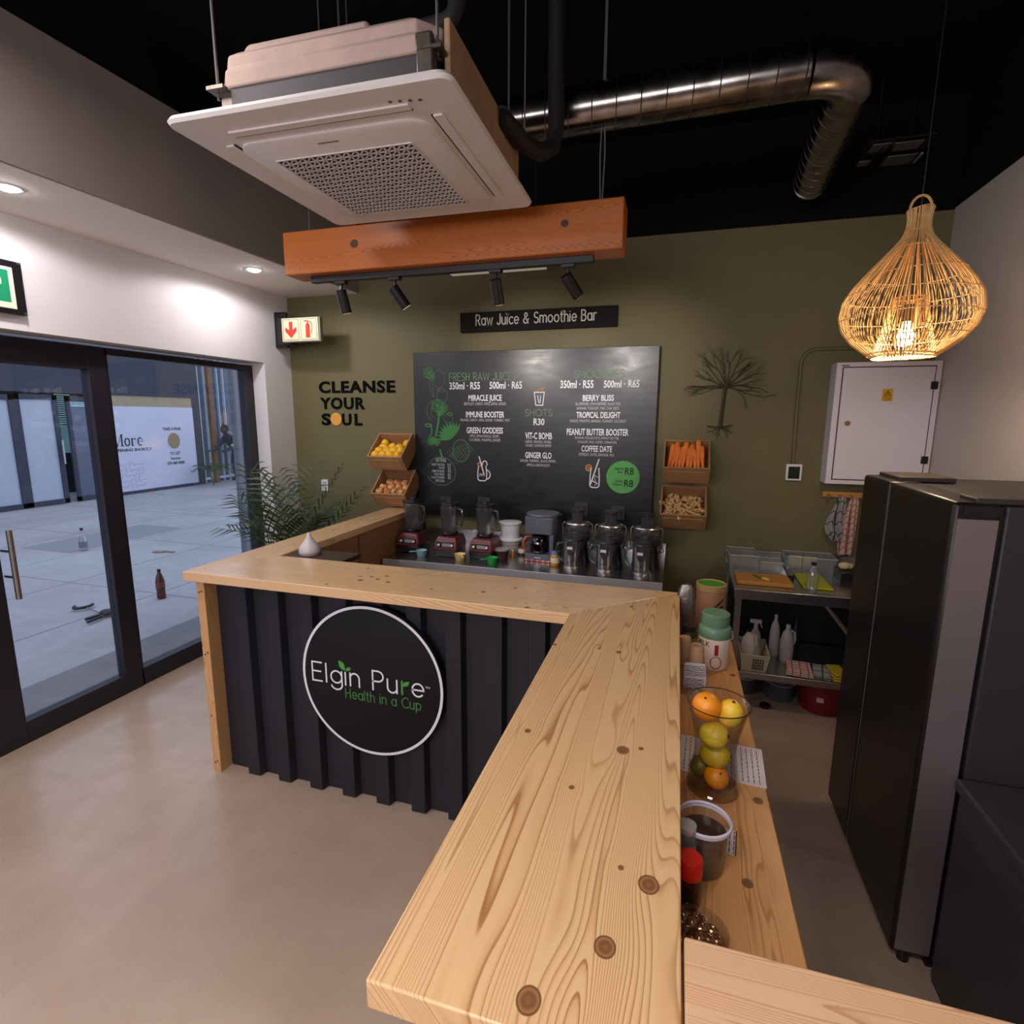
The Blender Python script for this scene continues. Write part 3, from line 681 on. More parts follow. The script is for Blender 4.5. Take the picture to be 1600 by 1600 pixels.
dm.ribbon(arc(-1.775, 2.03, .048, .065, 0, 360, 24), .005); dm.done(); dm.ribbon(arc(-1.748, 1.905, .045, .052, 0, 360, 20), .006); dm.ribbon(arc(-1.76, 1.945, .03, .012, 0, 360, 10), .006); dm.done()
dm.ribbon(arc(-1.78, 1.79, .10, .09, 120, 230, 12), .006); dm.ribbon(arc(-1.76, 1.79, .085, .075, 120, 230, 12), .005); dm.done()
blob(gr, -1.79, 1.83, .05, 6); blob(gr, -1.735, 1.815, .035, 5); blob(gr, -1.765, 1.785, .035, 5)
gr.ribbon([(-1.775, 1.78), (-1.785, 1.70), (-1.805, 1.60)], .016); gr.ribbon([(-1.735, 1.80), (-1.765, 1.76)], .008); gr.done()
dm.ribbon(arc(-1.70, 1.735, .036, .036, 0, 360, 18), .006); dm.done(); gr.ribbon(arc(-1.685, 1.765, .022, .012, 0, 360, 8), .007); gr.done()
gr.ribbon(arc(-1.87, 1.64, .03, .05, 110, -80, 10), .008); gr.ribbon(arc(-1.87, 1.68, .03, .012, 0, 360, 8), .006); gr.done()
blob(gr, -1.85, 1.555, .03); blob(gr, -1.80, 1.55, .028); blob(gr, -1.825, 1.565, .028); gr.done()
for a in range(60, 190, 14):
    leafshape(gr, -1.665, 1.585, .13 if a % 28 else .10, .028, R(a))
for i in range(-4, 5):
    dm.ribbon([(-1.60+i*.018-.045, 1.53+.012*i), (-1.60+i*.018+.045, 1.43+.012*i)], .004); dm.ribbon([(-1.60+i*.018+.03, 1.545-.008*abs(i)), (-1.62+i*.018-.02, 1.43)], .004)
gr.ribbon(arc(-1.598, 1.488, .068, .085, 0, 360, 24), .006); gr.done(); dm.done()
dm.ribbon(arc(-1.767, 1.315, .122, .12, 25, 155, 16), .007) ; dm.ribbon([(-1.657, 1.366)]+arc(-1.767, 1.315, .122, .10, 0, -60, 8)+[(-1.735, 1.215), (-1.80, 1.215)]+arc(-1.767, 1.315, .122, .10, -120, -160, 6), .007)
dm.done(); gr.ribbon([(-1.755, 1.425), (-1.772, 1.49)], .016); gr.done()
# jar and tumbler outlines
def jar_draw(x, z, w_, h_, handle):
    wh.ribbon([(x-w_/2, z+h_), (x-w_/2*1.05, z+h_*.75), (x-w_/2*1.15, z+h_*.6), (x-w_/2*1.15, z+.012), (x-w_*.35, z), (x+w_*.35, z), (x+w_/2*1.15, z+.012), (x+w_/2*1.15, z+h_*.6), (x+w_/2*1.05, z+h_*.75), (x+w_/2, z+h_)], .008)
    if handle: wh.ribbon(arc(x+w_*.58, z+h_*.42, .028, .035, 90, -90, 10), .008)
jar_draw(-1.425, 1.262, .062, .115, True); wh.ribbon([(-1.41, 1.31), (-1.45, 1.445)], .009); wh.ribbon(arc(-1.405, 1.385, .02, .03, 0, 180, 8), .008); wh.done()
jar_draw(-0.562, 1.246, .058, .14, False); wh.ribbon([(-0.59, 1.27), (-0.535, 1.45)], .009); wh.ribbon([(-0.58, 1.30), (-0.55, 1.28), (-0.57, 1.34), (-0.54, 1.32)], .004); wh.ribbon([(-0.56, 1.262), (-0.54, 1.275), (-0.575, 1.29)], .004); wh.done()
wh.ribbon([(-1.02, 1.925), (-1.008, 1.832), (-.956, 1.832), (-.945, 1.925), (-1.02, 1.925)], .007); wh.ribbon([(-.995, 1.90), (-.985, 1.85)], .006); wh.ribbon([(-.972, 1.90), (-.975, 1.85)], .006); wh.done()
vs, fs = text_mesh('JUICE', 0.042, 0.02, 0.01); wh.X = wallX((-1.428, YT-0.0008, 1.30)); wh.add(vs, fs)
wh.done()
m_orp = M('orange_print', (206, 134, 74), 0.6)
for strokes in ([(arc(-.607, 1.388, .021, .021, 0, 360, 16), .010), (arc(-.607, 1.388, .008, .008, 0, 360, 8), .006)], [(arc(-1.442, 1.388, .018, .014, 0, 360, 12), .012)], [([(-1.0, 1.935), (-.955, 1.955), (-.96, 1.935)], .009)]):
    orr = Pen('fruit_drawing', m_orp)
    for q, w_ in strokes: orr.ribbon(q, w_)
    orr.done()

# bar sign
bs = thing('bar_sign', 'narrow black sign lettered in thin grey above the menu board', 'sign', (-1.02, 3.985, 2.365))
box(-1.60, -0.442, 3.958, 3.998, 2.366, 2.505).build('panel', M('matt_black_sign', (13, 11, 10), 0.7, spec=0.2), bs, smooth=False, bevel=0.002)
for on in words('Raw Juice & Smoothie Bar'):
    mb = MB(); mb.X = wallX((-1.474, 3.9568, 2.404)); mono(mb, 'Raw Juice & Smoothie Bar', 0, 0.008, 0.885, 0.072, 0.0078, only=on, nodot=(6, 17))
    mb.build('sign_word', M('pale_grey_letters', (196, 190, 180), 0.5), bs, smooth=False)
mb = MB(); mb.X = wallX((-1.474, 3.9566, 2.404))
for i in (6, 17):
    xx = mono_x('Raw Juice & Smoothie Bar', i, 0, 0.885); leafshape(mb, xx, 0.066, 0.026, 0.012, R(120)); leafshape(mb, xx, 0.066, 0.02, 0.01, R(40))
mb.build('leaf_mark', M('dull_leaf_green', (96, 110, 78), 0.6), bs, smooth=False)

# wall lettering
for s_, x0, x1, z0, z1, nm, lb in (('CLEANSE', -2.885, -2.178, 1.938, 2.030, 'word_cutout', 'black cut-out word CLEANSE on the olive wall'), ('YOUR', -2.881, -2.456, 1.806, 1.899, 'word_cutout', 'black cut-out word YOUR on the olive wall')):
    mb = MB(); vs, fs = text_mesh(s_, x1-x0, z1-z0, 0.035, space=1.12); mb.X = wallX(((x0+x1)/2, 3.996, z0)); mb.add(vs, fs)
    tag(mb.build(nm, M('matt_black_cutout', (7, 7, 7), 0.8, spec=0.1), smooth=False, solid=0.006), lb, 'lettering')
so = thing('word_cutout', 'black cut-out word SOUL with an orange slice for its O', 'lettering', (-2.68, 3.996, 1.67))
for s_, w_, x in (('S', .088, -2.83), ('U', .088, -2.633), ('L', .072, -2.522)):
    mb = MB(); vs, fs = text_mesh(s_, w_, 0.093, 0.035); mb.X = wallX((x, 3.996, 1.675)); mb.add(vs, fs)
    mb.build('letter', M('matt_black_cutout', (7, 7, 7), 0.8, spec=0.1), so, smooth=False, solid=0.006)
mb = MB(); mb.X = wallX((-2.732, 3.999, 1.721)); mb.lathe([(0.052, 0), (0.052, 0.008), (0.047, 0.009)], n=32); mb.build('orange_rind', M('orange_rind', (222, 168, 84), 0.5), so)
mb = MB()
for k in range(9):
    a0 = 2*PI*k/9; mb.X = wallX((-2.732, 3.9898, 1.721))
    mb.add([(0.006*math.cos(a0+.35), 0.006*math.sin(a0+.35), 0)]+[(0.043*math.cos(a0+.06+j*.145), 0.043*math.sin(a0+.06+j*.145), 0) for j in range(5)], [(0, 1, 2, 3, 4, 5)])
mb.build('orange_segments', M('orange_flesh', (236, 156, 44), 0.5), so, smooth=False)

# ================================================================ wall-hung crates and their fruit
m_crate = wood('crate_pine', (178, 134, 92), (152, 108, 70), (112, 76, 48), 'X', 60, [], 41.0, 0.6, lines=0.8)
m_crate_in = m_crate
TILT = R(41)
def crate(loc, label, proto=None):
    t = thing('wooden_crate', label, 'crate', loc, (TILT, 0, 0), 'tilted wooden crates on the wall')
    W, D, H, th = 0.1475, 0.266, 0.142, 0.011
    MB().box(-W, W, 0, th, -H, 0).build('front_panel', m_crate, t, local=True, bevel=0.0015)
    MB().box(-W, W, D-th, D, -H, 0).build('back_panel', m_crate, t, local=True, bevel=0.0015)
    MB().box(-W, -W+th, th, D-th, -H, 0).build('side_panel', m_crate, t, local=True, bevel=0.0015)
    MB().box(W-th, W, th, D-th, -H, 0).build('side_panel', m_crate, t, local=True, bevel=0.0015)
    MB().box(-W+th, W-th, th, D-th, -H, -H+th).build('base_panel', m_crate, t, local=True)
    MB().box(-W+.02, W-.02, -0.006, 0, -H+.02, -.03).build('front_slat', m_crate, t, local=True, bevel=0.0015)
    return t
CR = [((-2.1325, 3.70, 1.442), 'tilted wooden crate of yellow lemons, left of the menu board'), ((-2.113, 3.70, 1.157), 'tilted wooden crate of pale red apples, left of the menu board'),
      ((0.061, 3.70, 1.427), 'tilted wooden crate of carrots, right of the menu board'), ((0.058, 3.70, 1.117), 'tilted wooden crate of ginger, right of the menu board')]
c0 = crate(*CR[0])
for loc, lb in CR[1:]: dup(c0, loc, None, lb)
def inC(i, p):
    o = Vector(CR[i][0]); x, y, z = p
    return o + Vector((x, y*math.cos(TILT)-z*math.sin(TILT), y*math.sin(TILT)+z*math.cos(TILT)))
def fruit_mat(name, c1, c2, rough=0.4, scale=3.0, bump=0.15, dark=None):
    g = Nodes(name); s, v = g.obj()
    inf = g.n('ShaderNodeObjectInfo'); off = g.math('MULTIPLY', inf.outputs['Random'], 20.0)
    f = g.noise(g.comb(g.math('ADD', s[0], off), s[1], s[2]), scale*8, 3, 0.6)
    st = [(0.38, C(*c1)), (0.66, C(*c2))]
    g.put(g.b.inputs['Base Color'], g.ramp(f, st)); g.b.inputs['Roughness'].default_value = rough
    g.bump(g.noise(v, 260, 2), bump, 0.002)
    return g.m
m_lemon = fruit_mat('lemon_skin', (232, 172, 30), (244, 196, 48))
m_apple = fruit_mat('apple_skin', (224, 178, 110), (196, 92, 60), 0.3, 4.0, 0.02)
m_orange = fruit_mat('orange_skin', (238, 140, 20), (244, 160, 34))
m_carrot = fruit_mat('carrot_skin', (226, 112, 38), (240, 140, 60), 0.5, 5.0, 0.1)
m_ginger = fruit_mat('ginger_skin', (196, 150, 96), (226, 190, 138), 0.65, 5.0, 0.3)
m_stem = M('brown_stem', (66, 46, 28), 0.7)
def lemon(loc, r, lab, mat, group, rot=None, proto=[None], name='lemon', cat='lemon'):
    t = thing(name, lab, cat, loc, rot or (random.uniform(-1, 1), random.uniform(-1, 1), random.uniform(0, 6)), group)
    mb = MB(); prof = []
    for k in range(13):
        a = -PI/2+PI*k/12; rr = max(.001, math.cos(a))**0.9; z = math.sin(a)*1.12
        prof.append((r*rr, r*z*(1.06 if abs(z) > 1.05 else 1)))
    mb.lathe(prof, n=18); mb.build('skin', mat, t, local=True)
    mb = MB(); mb.lathe([(r*.12, r*1.12), (r*.14, r*1.19), (r*.05, r*1.2)], n=8); mb.build('nub', m_stem, t, local=True)
    return t
gl = 'lemons in the upper left crate'
def scatter(i, rows, make):
    for (y, z, xs) in rows:
        for x in xs: make(inC(i, (x+random.uniform(-.004, .004), y, z)))
l0 = [None]
def mk_lemon(p):
    if l0[0] is None: l0[0] = lemon(p, 0.033, 'yellow lemon in the upper crate left of the menu board', m_lemon, gl)
    else: dup(l0[0], p, (random.uniform(-1.2, 1.2), random.uniform(-1.2, 1.2), random.uniform(0, 6)))
scatter(0, [(.045, -.024, (-.098, -.034, .032, .096)), (.098, -.032, (-.092, -.026, .038, .10)), (.152, -.048, (-.078, -.005, .062)), (.205, -.062, (-.09,)), (.20, -.052, (.105,)),
            (.05, -.09, (-.1, -.03, .04, .1)), (.12, -.095, (-.1, -.03, .04, .1)), (.19, -.098, (-.03, .04))], mk_lemon)
a0 = [None]
def mk_apple(p):
    if a0[0] is None:
        t = thing('apple', 'pale red and yellow apple in the lower crate left of the menu board', 'apple', p, (0.5, 0, 0), 'apples in the lower left crate')
        r = .033; prof = [(.002, -r*.82), (r*.35, -r*.88), (r*.75, -r*.6), (r, 0), (r*.95, r*.4), (r*.7, r*.75), (r*.35, r*.82), (r*.08, r*.62), (.001, r*.6)]
        MB().lathe(prof, n=20).build('skin', m_apple, t, local=True, sub=1)
        MB().lathe([(r*.2, r*.66), (r*.12, r*.7), (.001, r*.71)], n=10).build('calyx', m_stem, t, local=True)
        a0[0] = t
    else: dup(a0[0], p, (random.uniform(.3, 1.3), random.uniform(-.5, .5), random.uniform(0, 6)))
scatter(1, [(.045, -.024, (-.095, -.028, .034, .10)), (.10, -.034, (-.085, -.018, .046, .108)), (.16, -.05, (-.055, .01, .078)), (.06, -.092, (-.1, -.03, .04, .1)), (.13, -.098, (-.1, -.03, .04, .1))], mk_apple)
k0 = [None]
cr = [(-.118, .185, -12), (-.098, .20, -14), (-.072, .165, -10), (-.05, .17, -12), (-.026, .20, -8), (.004, .16, -6), (.026, .185, -3), (.058, .15, 4), (.078, .215, 2), (.108, .175, 6)]
for i, (x, L, tl) in enumerate(cr):
    p = inC(2, (x, .035, -.07))
    if k0[0] is None:
        t = thing('carrot', 'orange carrot standing in the crate right of the menu board', 'carrot', p, (0, 0, 0), 'carrots in the crate')
        MB().lathe([(.002, 0), (.007, .02), (.012, .08), (.0165, .16), (.017, .185), (.012, .197), (.004, .20)], n=14).build('root', m_carrot, t, local=True)
        MB().lathe([(.004, .198), (.003, .206), (.001, .207)], n=8).build('stalk_stub', M('green_brown_stub', (120, 110, 54), 0.7), t, local=True)
        k0[0] = t
    else: t = dup(k0[0], p)
    t.rotation_euler = (R(-24), R(-tl*0.9), 0); t.scale = (1.05, 1.05, L/0.20*1.05)
gm = []
for k in range(4):
    mb = MB(); n = random.randint(2, 4); x = 0
    for j in range(n):
        mb.ball((x, random.uniform(-.006, .006), random.uniform(-.003, .003)), random.uniform(.009, .014), 1.35, 1, .8, 10, 7); x += .014
    mb.ball((x*.5, .014, .003), .008, 1, 1.4, .9, 8, 6)
    gm.append(mb)
gobj = []
def mk_ginger(p):
    k = random.randrange(4)
    if len(gobj) < 4 or gobj[k] is None:
        o = gm[len(gobj)].build('ginger_root', m_ginger) if len(gobj) < 4 else None
        tag(o, 'knobbly pale ginger root in the lower crate right of the menu board', 'ginger', 'ginger roots in the crate'); gobj.append(o)
    else:
        o = gobj[k].copy(); COL.objects.link(o)
    o.location = p; o.rotation_euler = (random.uniform(-.9, .9), random.uniform(-.9, .9), random.uniform(0, 6.28))
for iy in range(7):
    for ix in range(9):
        y = .034 + iy*.030; x = -.106 + ix*.0262 + random.uniform(-.006, .006)
        mk_ginger(inC(3, (x, y+random.uniform(-.008, .008), -.026-.008*iy+random.uniform(-.007, .007))))
for iy in range(4):
    for ix in range(6): mk_ginger(inC(3, (-.11+ix*.044, .03+iy*.055, -.06-.006*iy)))

# ================================================================ wall fittings
def plate_switch(name, label, cat, x, z, w_, h_, mat, y=4.0, dep=0.012, scr=None, grp=None):
    t = thing(name, label, cat, (x, y-dep/2, z-h_/2), group=grp)
    box(x-w_/2, x+w_/2, y-dep, y, z-h_/2, z+h_/2).build('plate', mat, t, bevel=0.003)
    if scr: box(x-w_/2+.014, x+w_/2-.014, y-dep-.001, y-dep+.001, z-h_/2+.012, z+h_/2-.016).build('screen', scr, t, smooth=False)
    return t
t = plate_switch('wall_socket', 'white double wall plate on the olive wall behind the palm', 'socket', -2.876, 1.163, .066, .10, m_whitep)
for dz in (-.018, .02): box(-2.876-.018, -2.876+.018, 3.985, 3.989, 1.163+dz-.010, 1.163+dz+.010).build('rocker', M('grey_rocker', (176, 176, 182), 0.4), t, bevel=0.001)
t = plate_switch('thermostat', 'small white thermostat with a dark screen on the olive wall', 'thermostat', .744, 1.397, .096, .108, m_whitep, dep=.024, scr=M('thermostat_screen', (42, 48, 46), 0.2))
for x, z, lb in ((-1.73, 1.075, 'dark socket plate on the menu board behind the first blender from the left'), (-1.41, 1.085, 'dark socket plate on the menu board behind the third blender'),
                 (-.652, 1.085, 'dark socket plate on the menu board behind the first juicer from the left'), (-.385, 1.07, 'dark socket plate on the menu board behind the middle juicer')):
    t = plate_switch('power_socket', lb, 'socket', x, z, .10, .10, m_dark, y=3.945, dep=.012, grp='dark sockets low on the menu board')
    for dx in (-.022, .022): box(x+dx-.012, x+dx+.012, 3.931, 3.9335, z-.02, z+.02).build('outlet', m_blackp, t, smooth=False)
mb = MB(); mb.tube([(.735, 3.985, 1.452), (.728, 3.985, 1.80), (.728, 3.985, 2.08)] + [(.728+.085-.085*math.cos(R(a)), 3.985, 2.095+.085*math.sin(R(a))) for a in range(0, 91, 15)] + [(1.10, 3.985, 2.18)], .0105, 10)
tag(mb.build('conduit_pipe', m_olive), 'olive painted conduit curving up the wall from the thermostat', 'conduit')

# wire tree art
tr = thing('wire_tree_art', 'dark bare metal tree with roots mounted on the olive wall', 'wall art', (.285, 3.985, 1.63))
m_wire = M('dark_bronze_wire', (64, 53, 36), 0.6, metal=0.3)
mb = MB(); mb.tube([(.268, 3.985, 1.685), (.272, 3.984, 1.75), (.276, 3.983, 1.84), (.284, 3.983, 1.945), (.288, 3.983, 1.965)], [.013, .0105, .0095, .0105, .008], 8); mb.build('trunk', m_wire, tr)
br, ro = MB(), MB(); rnd = random.Random(3)
def branch(mb, p, a, L, r, d):
    q = [p]; aa = a
    for k in range(4):
        aa += rnd.uniform(-.14, .14); q.append((q[-1][0]+L/4*math.cos(aa), q[-1][1]+rnd.uniform(-.003, .002), q[-1][2]+L/4*math.sin(aa)))
    q = [(x, min(3.99, max(3.962, y)), z) for x, y, z in q]
    mb.tube(q, [r, r*.85, r*.7, r*.55, r*.4], 5, caps=False)
    if d > 0:
        for k in range(3 if d > 1 else 2): branch(mb, q[rnd.choice((2, 3, 4))], aa+rnd.uniform(-.5, .5), L*rnd.uniform(.5, .8), r*.5, d-1)
for a, L in ((10, .15), (26, .14), (44, .13), (62, .14), (80, .16), (96, .17), (118, .14), (138, .13), (156, .14), (170, .15), (188, .14), (-8, .14)):
    branch(br, (.286, 3.984, 1.950), R(a+rnd.uniform(-5, 5)), L*.95, .0048, 3)
for a in (-12, -35, -60, -85, -110, -140, -165, 190, 8): branch(ro, (.268, 3.985, 1.69), R(a), .05, .003, 2)
br.build('branches', m_wire, tr); ro.build('roots', m_wire, tr)

# distribution board
db = thing('electrical_cabinet', 'white metal distribution cabinet with a yellow warning label high on the wall', 'cabinet', (1.18, 3.93, 1.345))
m_cab = M('pale_grey_enamel', (224, 217, 228), 0.4, var=0.02)
box(.905, 1.455, 3.862, 3.999, 1.342, 2.085).build('housing', m_cab, db, bevel=0.004)
dd = box(.943, 1.418, 3.852, 3.862, 1.375, 2.052).build('door', m_cab, db, bevel=0.003)
MB().box(.937, .9425, 3.8605, 3.8635, 1.37, 2.057).box(1.4185, 1.424, 3.8605, 3.8635, 1.37, 2.057).box(.937, 1.424, 3.8605, 3.8635, 2.0525, 2.058).box(.937, 1.424, 3.8605, 3.8635, 1.369, 1.3745).build('door_gap', M('dark_gap', (50, 44, 48), 0.8), db, smooth=False)
MB().cyl((.991, 3.842, 1.72), (.991, 3.853, 1.72), .015).build('lock', M('brass_lock', (150, 118, 86), 0.3, metal=0.7), dd)
for z in (1.943, 1.506): box(1.402, 1.436, 3.843, 3.862, z-.022, z+.022).build('hinge', m_blackp, db, bevel=0.002)
box(1.160, 1.215, 3.8505, 3.852, 1.852, 1.925).build('warning_label', M('warning_yellow', (222, 168, 30), 0.5), dd, smooth=False)
mb = MB(); mb.X = wallX((1.188, 3.850, 1.886)); mb.ribbon([(-.017, 0), (.017, 0), (0, .028), (-.017, 0)], .003); mb.ribbon([(.002, .02), (-.003, .012), (.003, .011), (-.001, .004)], .003)
for k in range(3): mb.ribbon([(-.018, -.010-.008*k), (.018, -.010-.008*k)], .002)
mb.build('warning_symbol', M('label_black', (30, 24, 14), 0.6), dd, smooth=False)
box(.93, .975, 3.8607, 3.8615, 2.062, 2.07).build('maker_plate', M('grey_label', (120, 118, 124), 0.4), db, smooth=False)

# exit sign on the left wall, fire sign at the corner
ex = thing('exit_sign', 'green exit sign in a black frame above the glass door', 'sign', (-3.14, 1.84, 2.22))
MB().box(-3.149, -3.118, 1.64, 2.022, 2.228, 2.475).build('frame', m_blackp, ex, bevel=0.003)
box(-3.1185, -3.1165, 1.66, 1.978, 2.252, 2.443).build('luminous_border', M('luminous_cream', (216, 226, 196), 0.5), ex, smooth=False)
box(-3.1166, -3.1158, 1.675, 1.957, 2.280, 2.428).build('green_field', M('safety_green', (14, 138, 92), 0.5), ex, smooth=False)
mb = MB(); mb.plate([(1.74, 2.345), (1.85, 2.345), (1.85, 2.318), (1.925, 2.36), (1.925, 2.388), (1.85, 2.40), (1.85, 2.372), (1.74, 2.372)], 'x', -3.1155); mb.build('arrow', M('luminous_cream', (216, 226, 196), 0.5), ex, smooth=False)
for y in (1.65, 2.012):
    for z in (2.236, 2.467): MB().cyl((-3.118, y, z), (-3.113, y, z), .006, n=10).build('stud', m_brush, ex)
fs_ = thing('fire_extinguisher_sign', 'projecting fire extinguisher sign with red arrow at the corner of the olive wall', 'sign', (-3.0, 3.75, 2.28))
box(-3.149, -3.04, 3.83, 3.86, 2.285, 2.56).build('mounting_bracket', m_blackp, fs_, bevel=0.003)
box(-2.967, -2.633, 3.702, 3.735, 2.305, 2.485).build('sign_case', M('grey_sign_case', (132, 128, 118), 0.5), fs_, bevel=0.003)
box(-3.05, -2.95, 3.735, 3.85, 2.30, 2.50).build('case_arm', m_blackp, fs_, bevel=0.003)
box(-2.972, -2.648, 3.696, 3.702, 2.312, 2.482).build('cream_face', M('luminous_face', (222, 216, 182), 0.5), fs_, smooth=False)
m_red = M('safety_red', (206, 52, 34), 0.5)
mb = MB(); mb.X = wallX((-2.89, 3.6945, 2.397)); mb.add([(-.016, .058, 0), (.016, .058, 0), (.016, -.002, 0), (.05, .02, 0), (.05, -.012, 0), (0, -.062, 0), (-.05, -.012, 0), (-.05, .02, 0), (-.016, -.002, 0)], [tuple(range(9))]); mb.build('red_arrow', m_red, fs_, smooth=False)
mb = MB(); mb.X = wallX((-2.735, 3.6945, 2.397)); mb.add([(-.022, -.062, 0), (.016, -.062, 0), (.016, .03, 0), (.005, .045, 0), (-.011, .045, 0), (-.022, .03, 0)], [tuple(range(6))]); mb.ribbon([(-.003, .045), (-.003, .06), (-.03, .06)], .008); mb.ribbon([(-.003, .058), (.03, .05), (.035, .02), (.028, -.03)], .006); mb.build('red_extinguisher', m_red, fs_, smooth=False)
mb = MB(); mb.X = wallX((-2.81, 3.6948, 2.397))
for cx_ in (-.08, .08): mb.ribbon([(cx_-.07, -.076), (cx_+.07, -.076), (cx_+.07, .076), (cx_-.07, .076), (cx_-.07, -.076)], .003)
mb.build('border_line', M('dark_olive_line', (92, 84, 52), 0.6), fs_, smooth=False)

# ================================================================ appliances on the steel bench
ZS = 0.775
m_maroon = M('maroon_blender_plastic', (96, 26, 34), 0.32, var=0.05)
def blender(loc, label):
    t = thing('blender', label, 'blender', loc, (0, 0, 0), 'maroon blenders on the steel bench')
    L = dict(local=True)
    MB().loft([[(sx*.080, sy*.095, 0) for sx, sy in ((-1, -1), (1, -1), (1, 1), (-1, 1))], [(sx*.086, sy*.100, .05) for sx, sy in ((-1, -1), (1, -1), (1, 1), (-1, 1))]]).build('foot', m_blackp, t, bevel=.006, **L)
    MB().loft([[(-.088, -.102, .05), (.088, -.102, .05), (.088, .102, .05), (-.088, .102, .05)], [(-.082, -.094, .10), (.082, -.094, .10), (.084, .1, .10), (-.084, .1, .10)], [(-.068, -.07, .142), (.068, -.07, .142), (.07, .085, .142), (-.07, .085, .142)]]).build('motor_base', m_maroon, t, bevel=.008, **L)
    pn = MB().box(-.062, .062, -.1035, -.096, .072, .108).build('control_panel', m_blackp, t, bevel=.002, **L)
    MB().box(-.022, .04, -.1055, -.1035, .078, .102).build('label_plate', M('silver_label', (176, 174, 178), 0.35, metal=0.5), pn, smooth=False, **L)
    for x in (-.045, .052): MB().cyl((x, -.1035, .09), (x, -.112, .09), .009, n=12).build('knob', m_whitep, pn, **L)
    MB().lathe([(.058, .142), (.060, .158), (.054, .165)], n=24).build('drive_collar', m_blackp, t, **L)
    sq = lambda a, z: [(sx*a, sy*a, z) for sx, sy in ((-1, -.55), (-.55, -1), (.55, -1), (1, -.55), (1, .55), (.55, 1), (-.55, 1), (-1, .55))]
    MB().loft([sq(.044, .165), sq(.050, .20), sq(.062, .355)]).build('jug', m_smoke, t, bevel=.004, **L)
    MB().tube([(.060, -.01, .335), (.098, -.02, .33), (.104, -.02, .28), (.092, -.018, .22), (.056, -.01, .205)], .009, 8).build('handle', m_smoke, t, **L)
    MB().loft([sq(.065, .355), sq(.064, .375)]).build('lid', m_blackp, t, bevel=.004, **L)
    MB().lathe([(.026, .375), (.026, .395), (.022, .398)], n=16).build('lid_plug', m_dark, t, **L)
    return t
b0 = blender((-1.825, 3.56, ZS), 'maroon blender with a clear jug, nearest the wooden side panel')
dup(b0, (-1.520, 3.525, ZS), (0, 0, .04), 'maroon blender with a clear jug, in the middle of the three')
dup(b0, (-1.258, 3.54, ZS), (0, 0, -.05), 'maroon blender with a clear jug, beside the stacked white tubs')

def cup_scoop(loc, rz, mat, label):
    t = thing('measuring_cup', label, 'measuring cup', loc, (0, 0, rz), 'coloured measuring cups')
    MB().lathe([(.028, 0), (.031, .004), (.038, .045), (.039, .047), (.036, .046), (.029, .006), (.001, .005)], n=24, caps=False).build('bowl', mat, t, local=True)
    MB().box(-.085, -.034, -.007, .007, .036, .042).build('handle', mat, t, local=True, bevel=.002)
    return t
m_blue = M('pale_blue_plastic', (160, 196, 212), 0.4); m_yel = M('pale_yellow_plastic', (232, 204, 134), 0.4); m_grn = M('bright_green_plastic', (24, 168, 72), 0.35)
cup_scoop((-1.685, 3.40, ZS), .5, m_blue, 'pale blue measuring cup in front of the first blender')
cup_scoop((-1.388, 3.385, ZS), 2.2, m_yel, 'pale yellow measuring cup between the second and third blenders')
cup_scoop((-1.146, 3.36, ZS), .7, m_grn, 'bright green measuring cup in front of the third blender')

def tub(name, loc, label, r, h, mat, lip=.006, grp=None, cat='tub'):
    t = thing(name, label, cat, loc, group=grp)
    MB().lathe([(r*.86, 0), (r*.88, .003), (r*.98, h-.012), (r*.98, h)], n=28).build('body', mat, t, local=True)
    MB().lathe([(r*1.02, h-.012), (r*1.06, h-.010), (r*1.06, h), (r*1.0, h+.003), (.001, h+.003)], n=28).build('rim', mat, t, local=True)
    return t
g1 = 'stacked plastic tubs beside the coffee machine'
tub('plastic_tub', (-1.12, 3.70, ZS), 'frosted plastic tub at the bottom of the stack left of the coffee machine', .075, .085, m_milky, grp=g1)
t = tub('plastic_tub', (-1.12, 3.70, ZS+.088), 'flat white plastic tub in the middle of the stack left of the coffee machine', .082, .022, m_whitep, grp=g1)
t = tub('plastic_tub', (-1.12, 3.70, ZS+.113), 'white plastic tub with a pouring lip on top of the stack', .075, .115, m_whitep, grp=g1)
MB().box(-.10, -.068, -.018, .018, .108, .116).build('pouring_lip', m_whitep, t, local=True, bevel=.003)
t = tub('sauce_tub', (-1.135, 3.53, ZS), 'small tub of dark brown sauce in front of the white tubs', .05, .055, M('dark_berry_sauce', (56, 22, 20), 0.3)); MB().lathe([(.052, .058), (.054, .068), (.04, .071), (.001, .071)], n=24).build('lid', m_milky, t, local=True)
def jar(loc, label, r, h, body, lid, band=None, name='jar', grp=None):
    t = thing(name, label, 'jar', loc, group=grp)
    MB().lathe([(r*.92, 0), (r, .004), (r, h*.72), (r*.8, h*.80)], n=22).build('glass_body', body, t, local=True)
    MB().lathe([(r*.86, h*.80), (r*.88, h*.82), (r*.88, h*.99), (r*.8, h)], n=22).build('lid', lid, t, local=True)
    if band: MB().lathe([(r*1.01, h*.22), (r*1.015, h*.24), (r*1.015, h*.58), (r*1.01, h*.6)], n=22, caps=False).build('label', band, t, local=True)
    return t
m_brownj = M('brown_spice', (92, 50, 28), 0.4); m_honey = M('amber_honey', (214, 140, 40), 0.25); m_cream = M('cream_label', (226, 214, 190), 0.5); m_bluel = M('blue_white_lid', (120, 140, 190), 0.4)
jar((-1.025, 3.66, ZS), 'small spice jar with a cream label beside the white tubs', .026, .082, m_brownj, m_blackp, m_cream)
jar((-1.075, 3.60, ZS), 'slim amber vial in front of the stacked tubs', .010, .05, m_honey, m_cream)
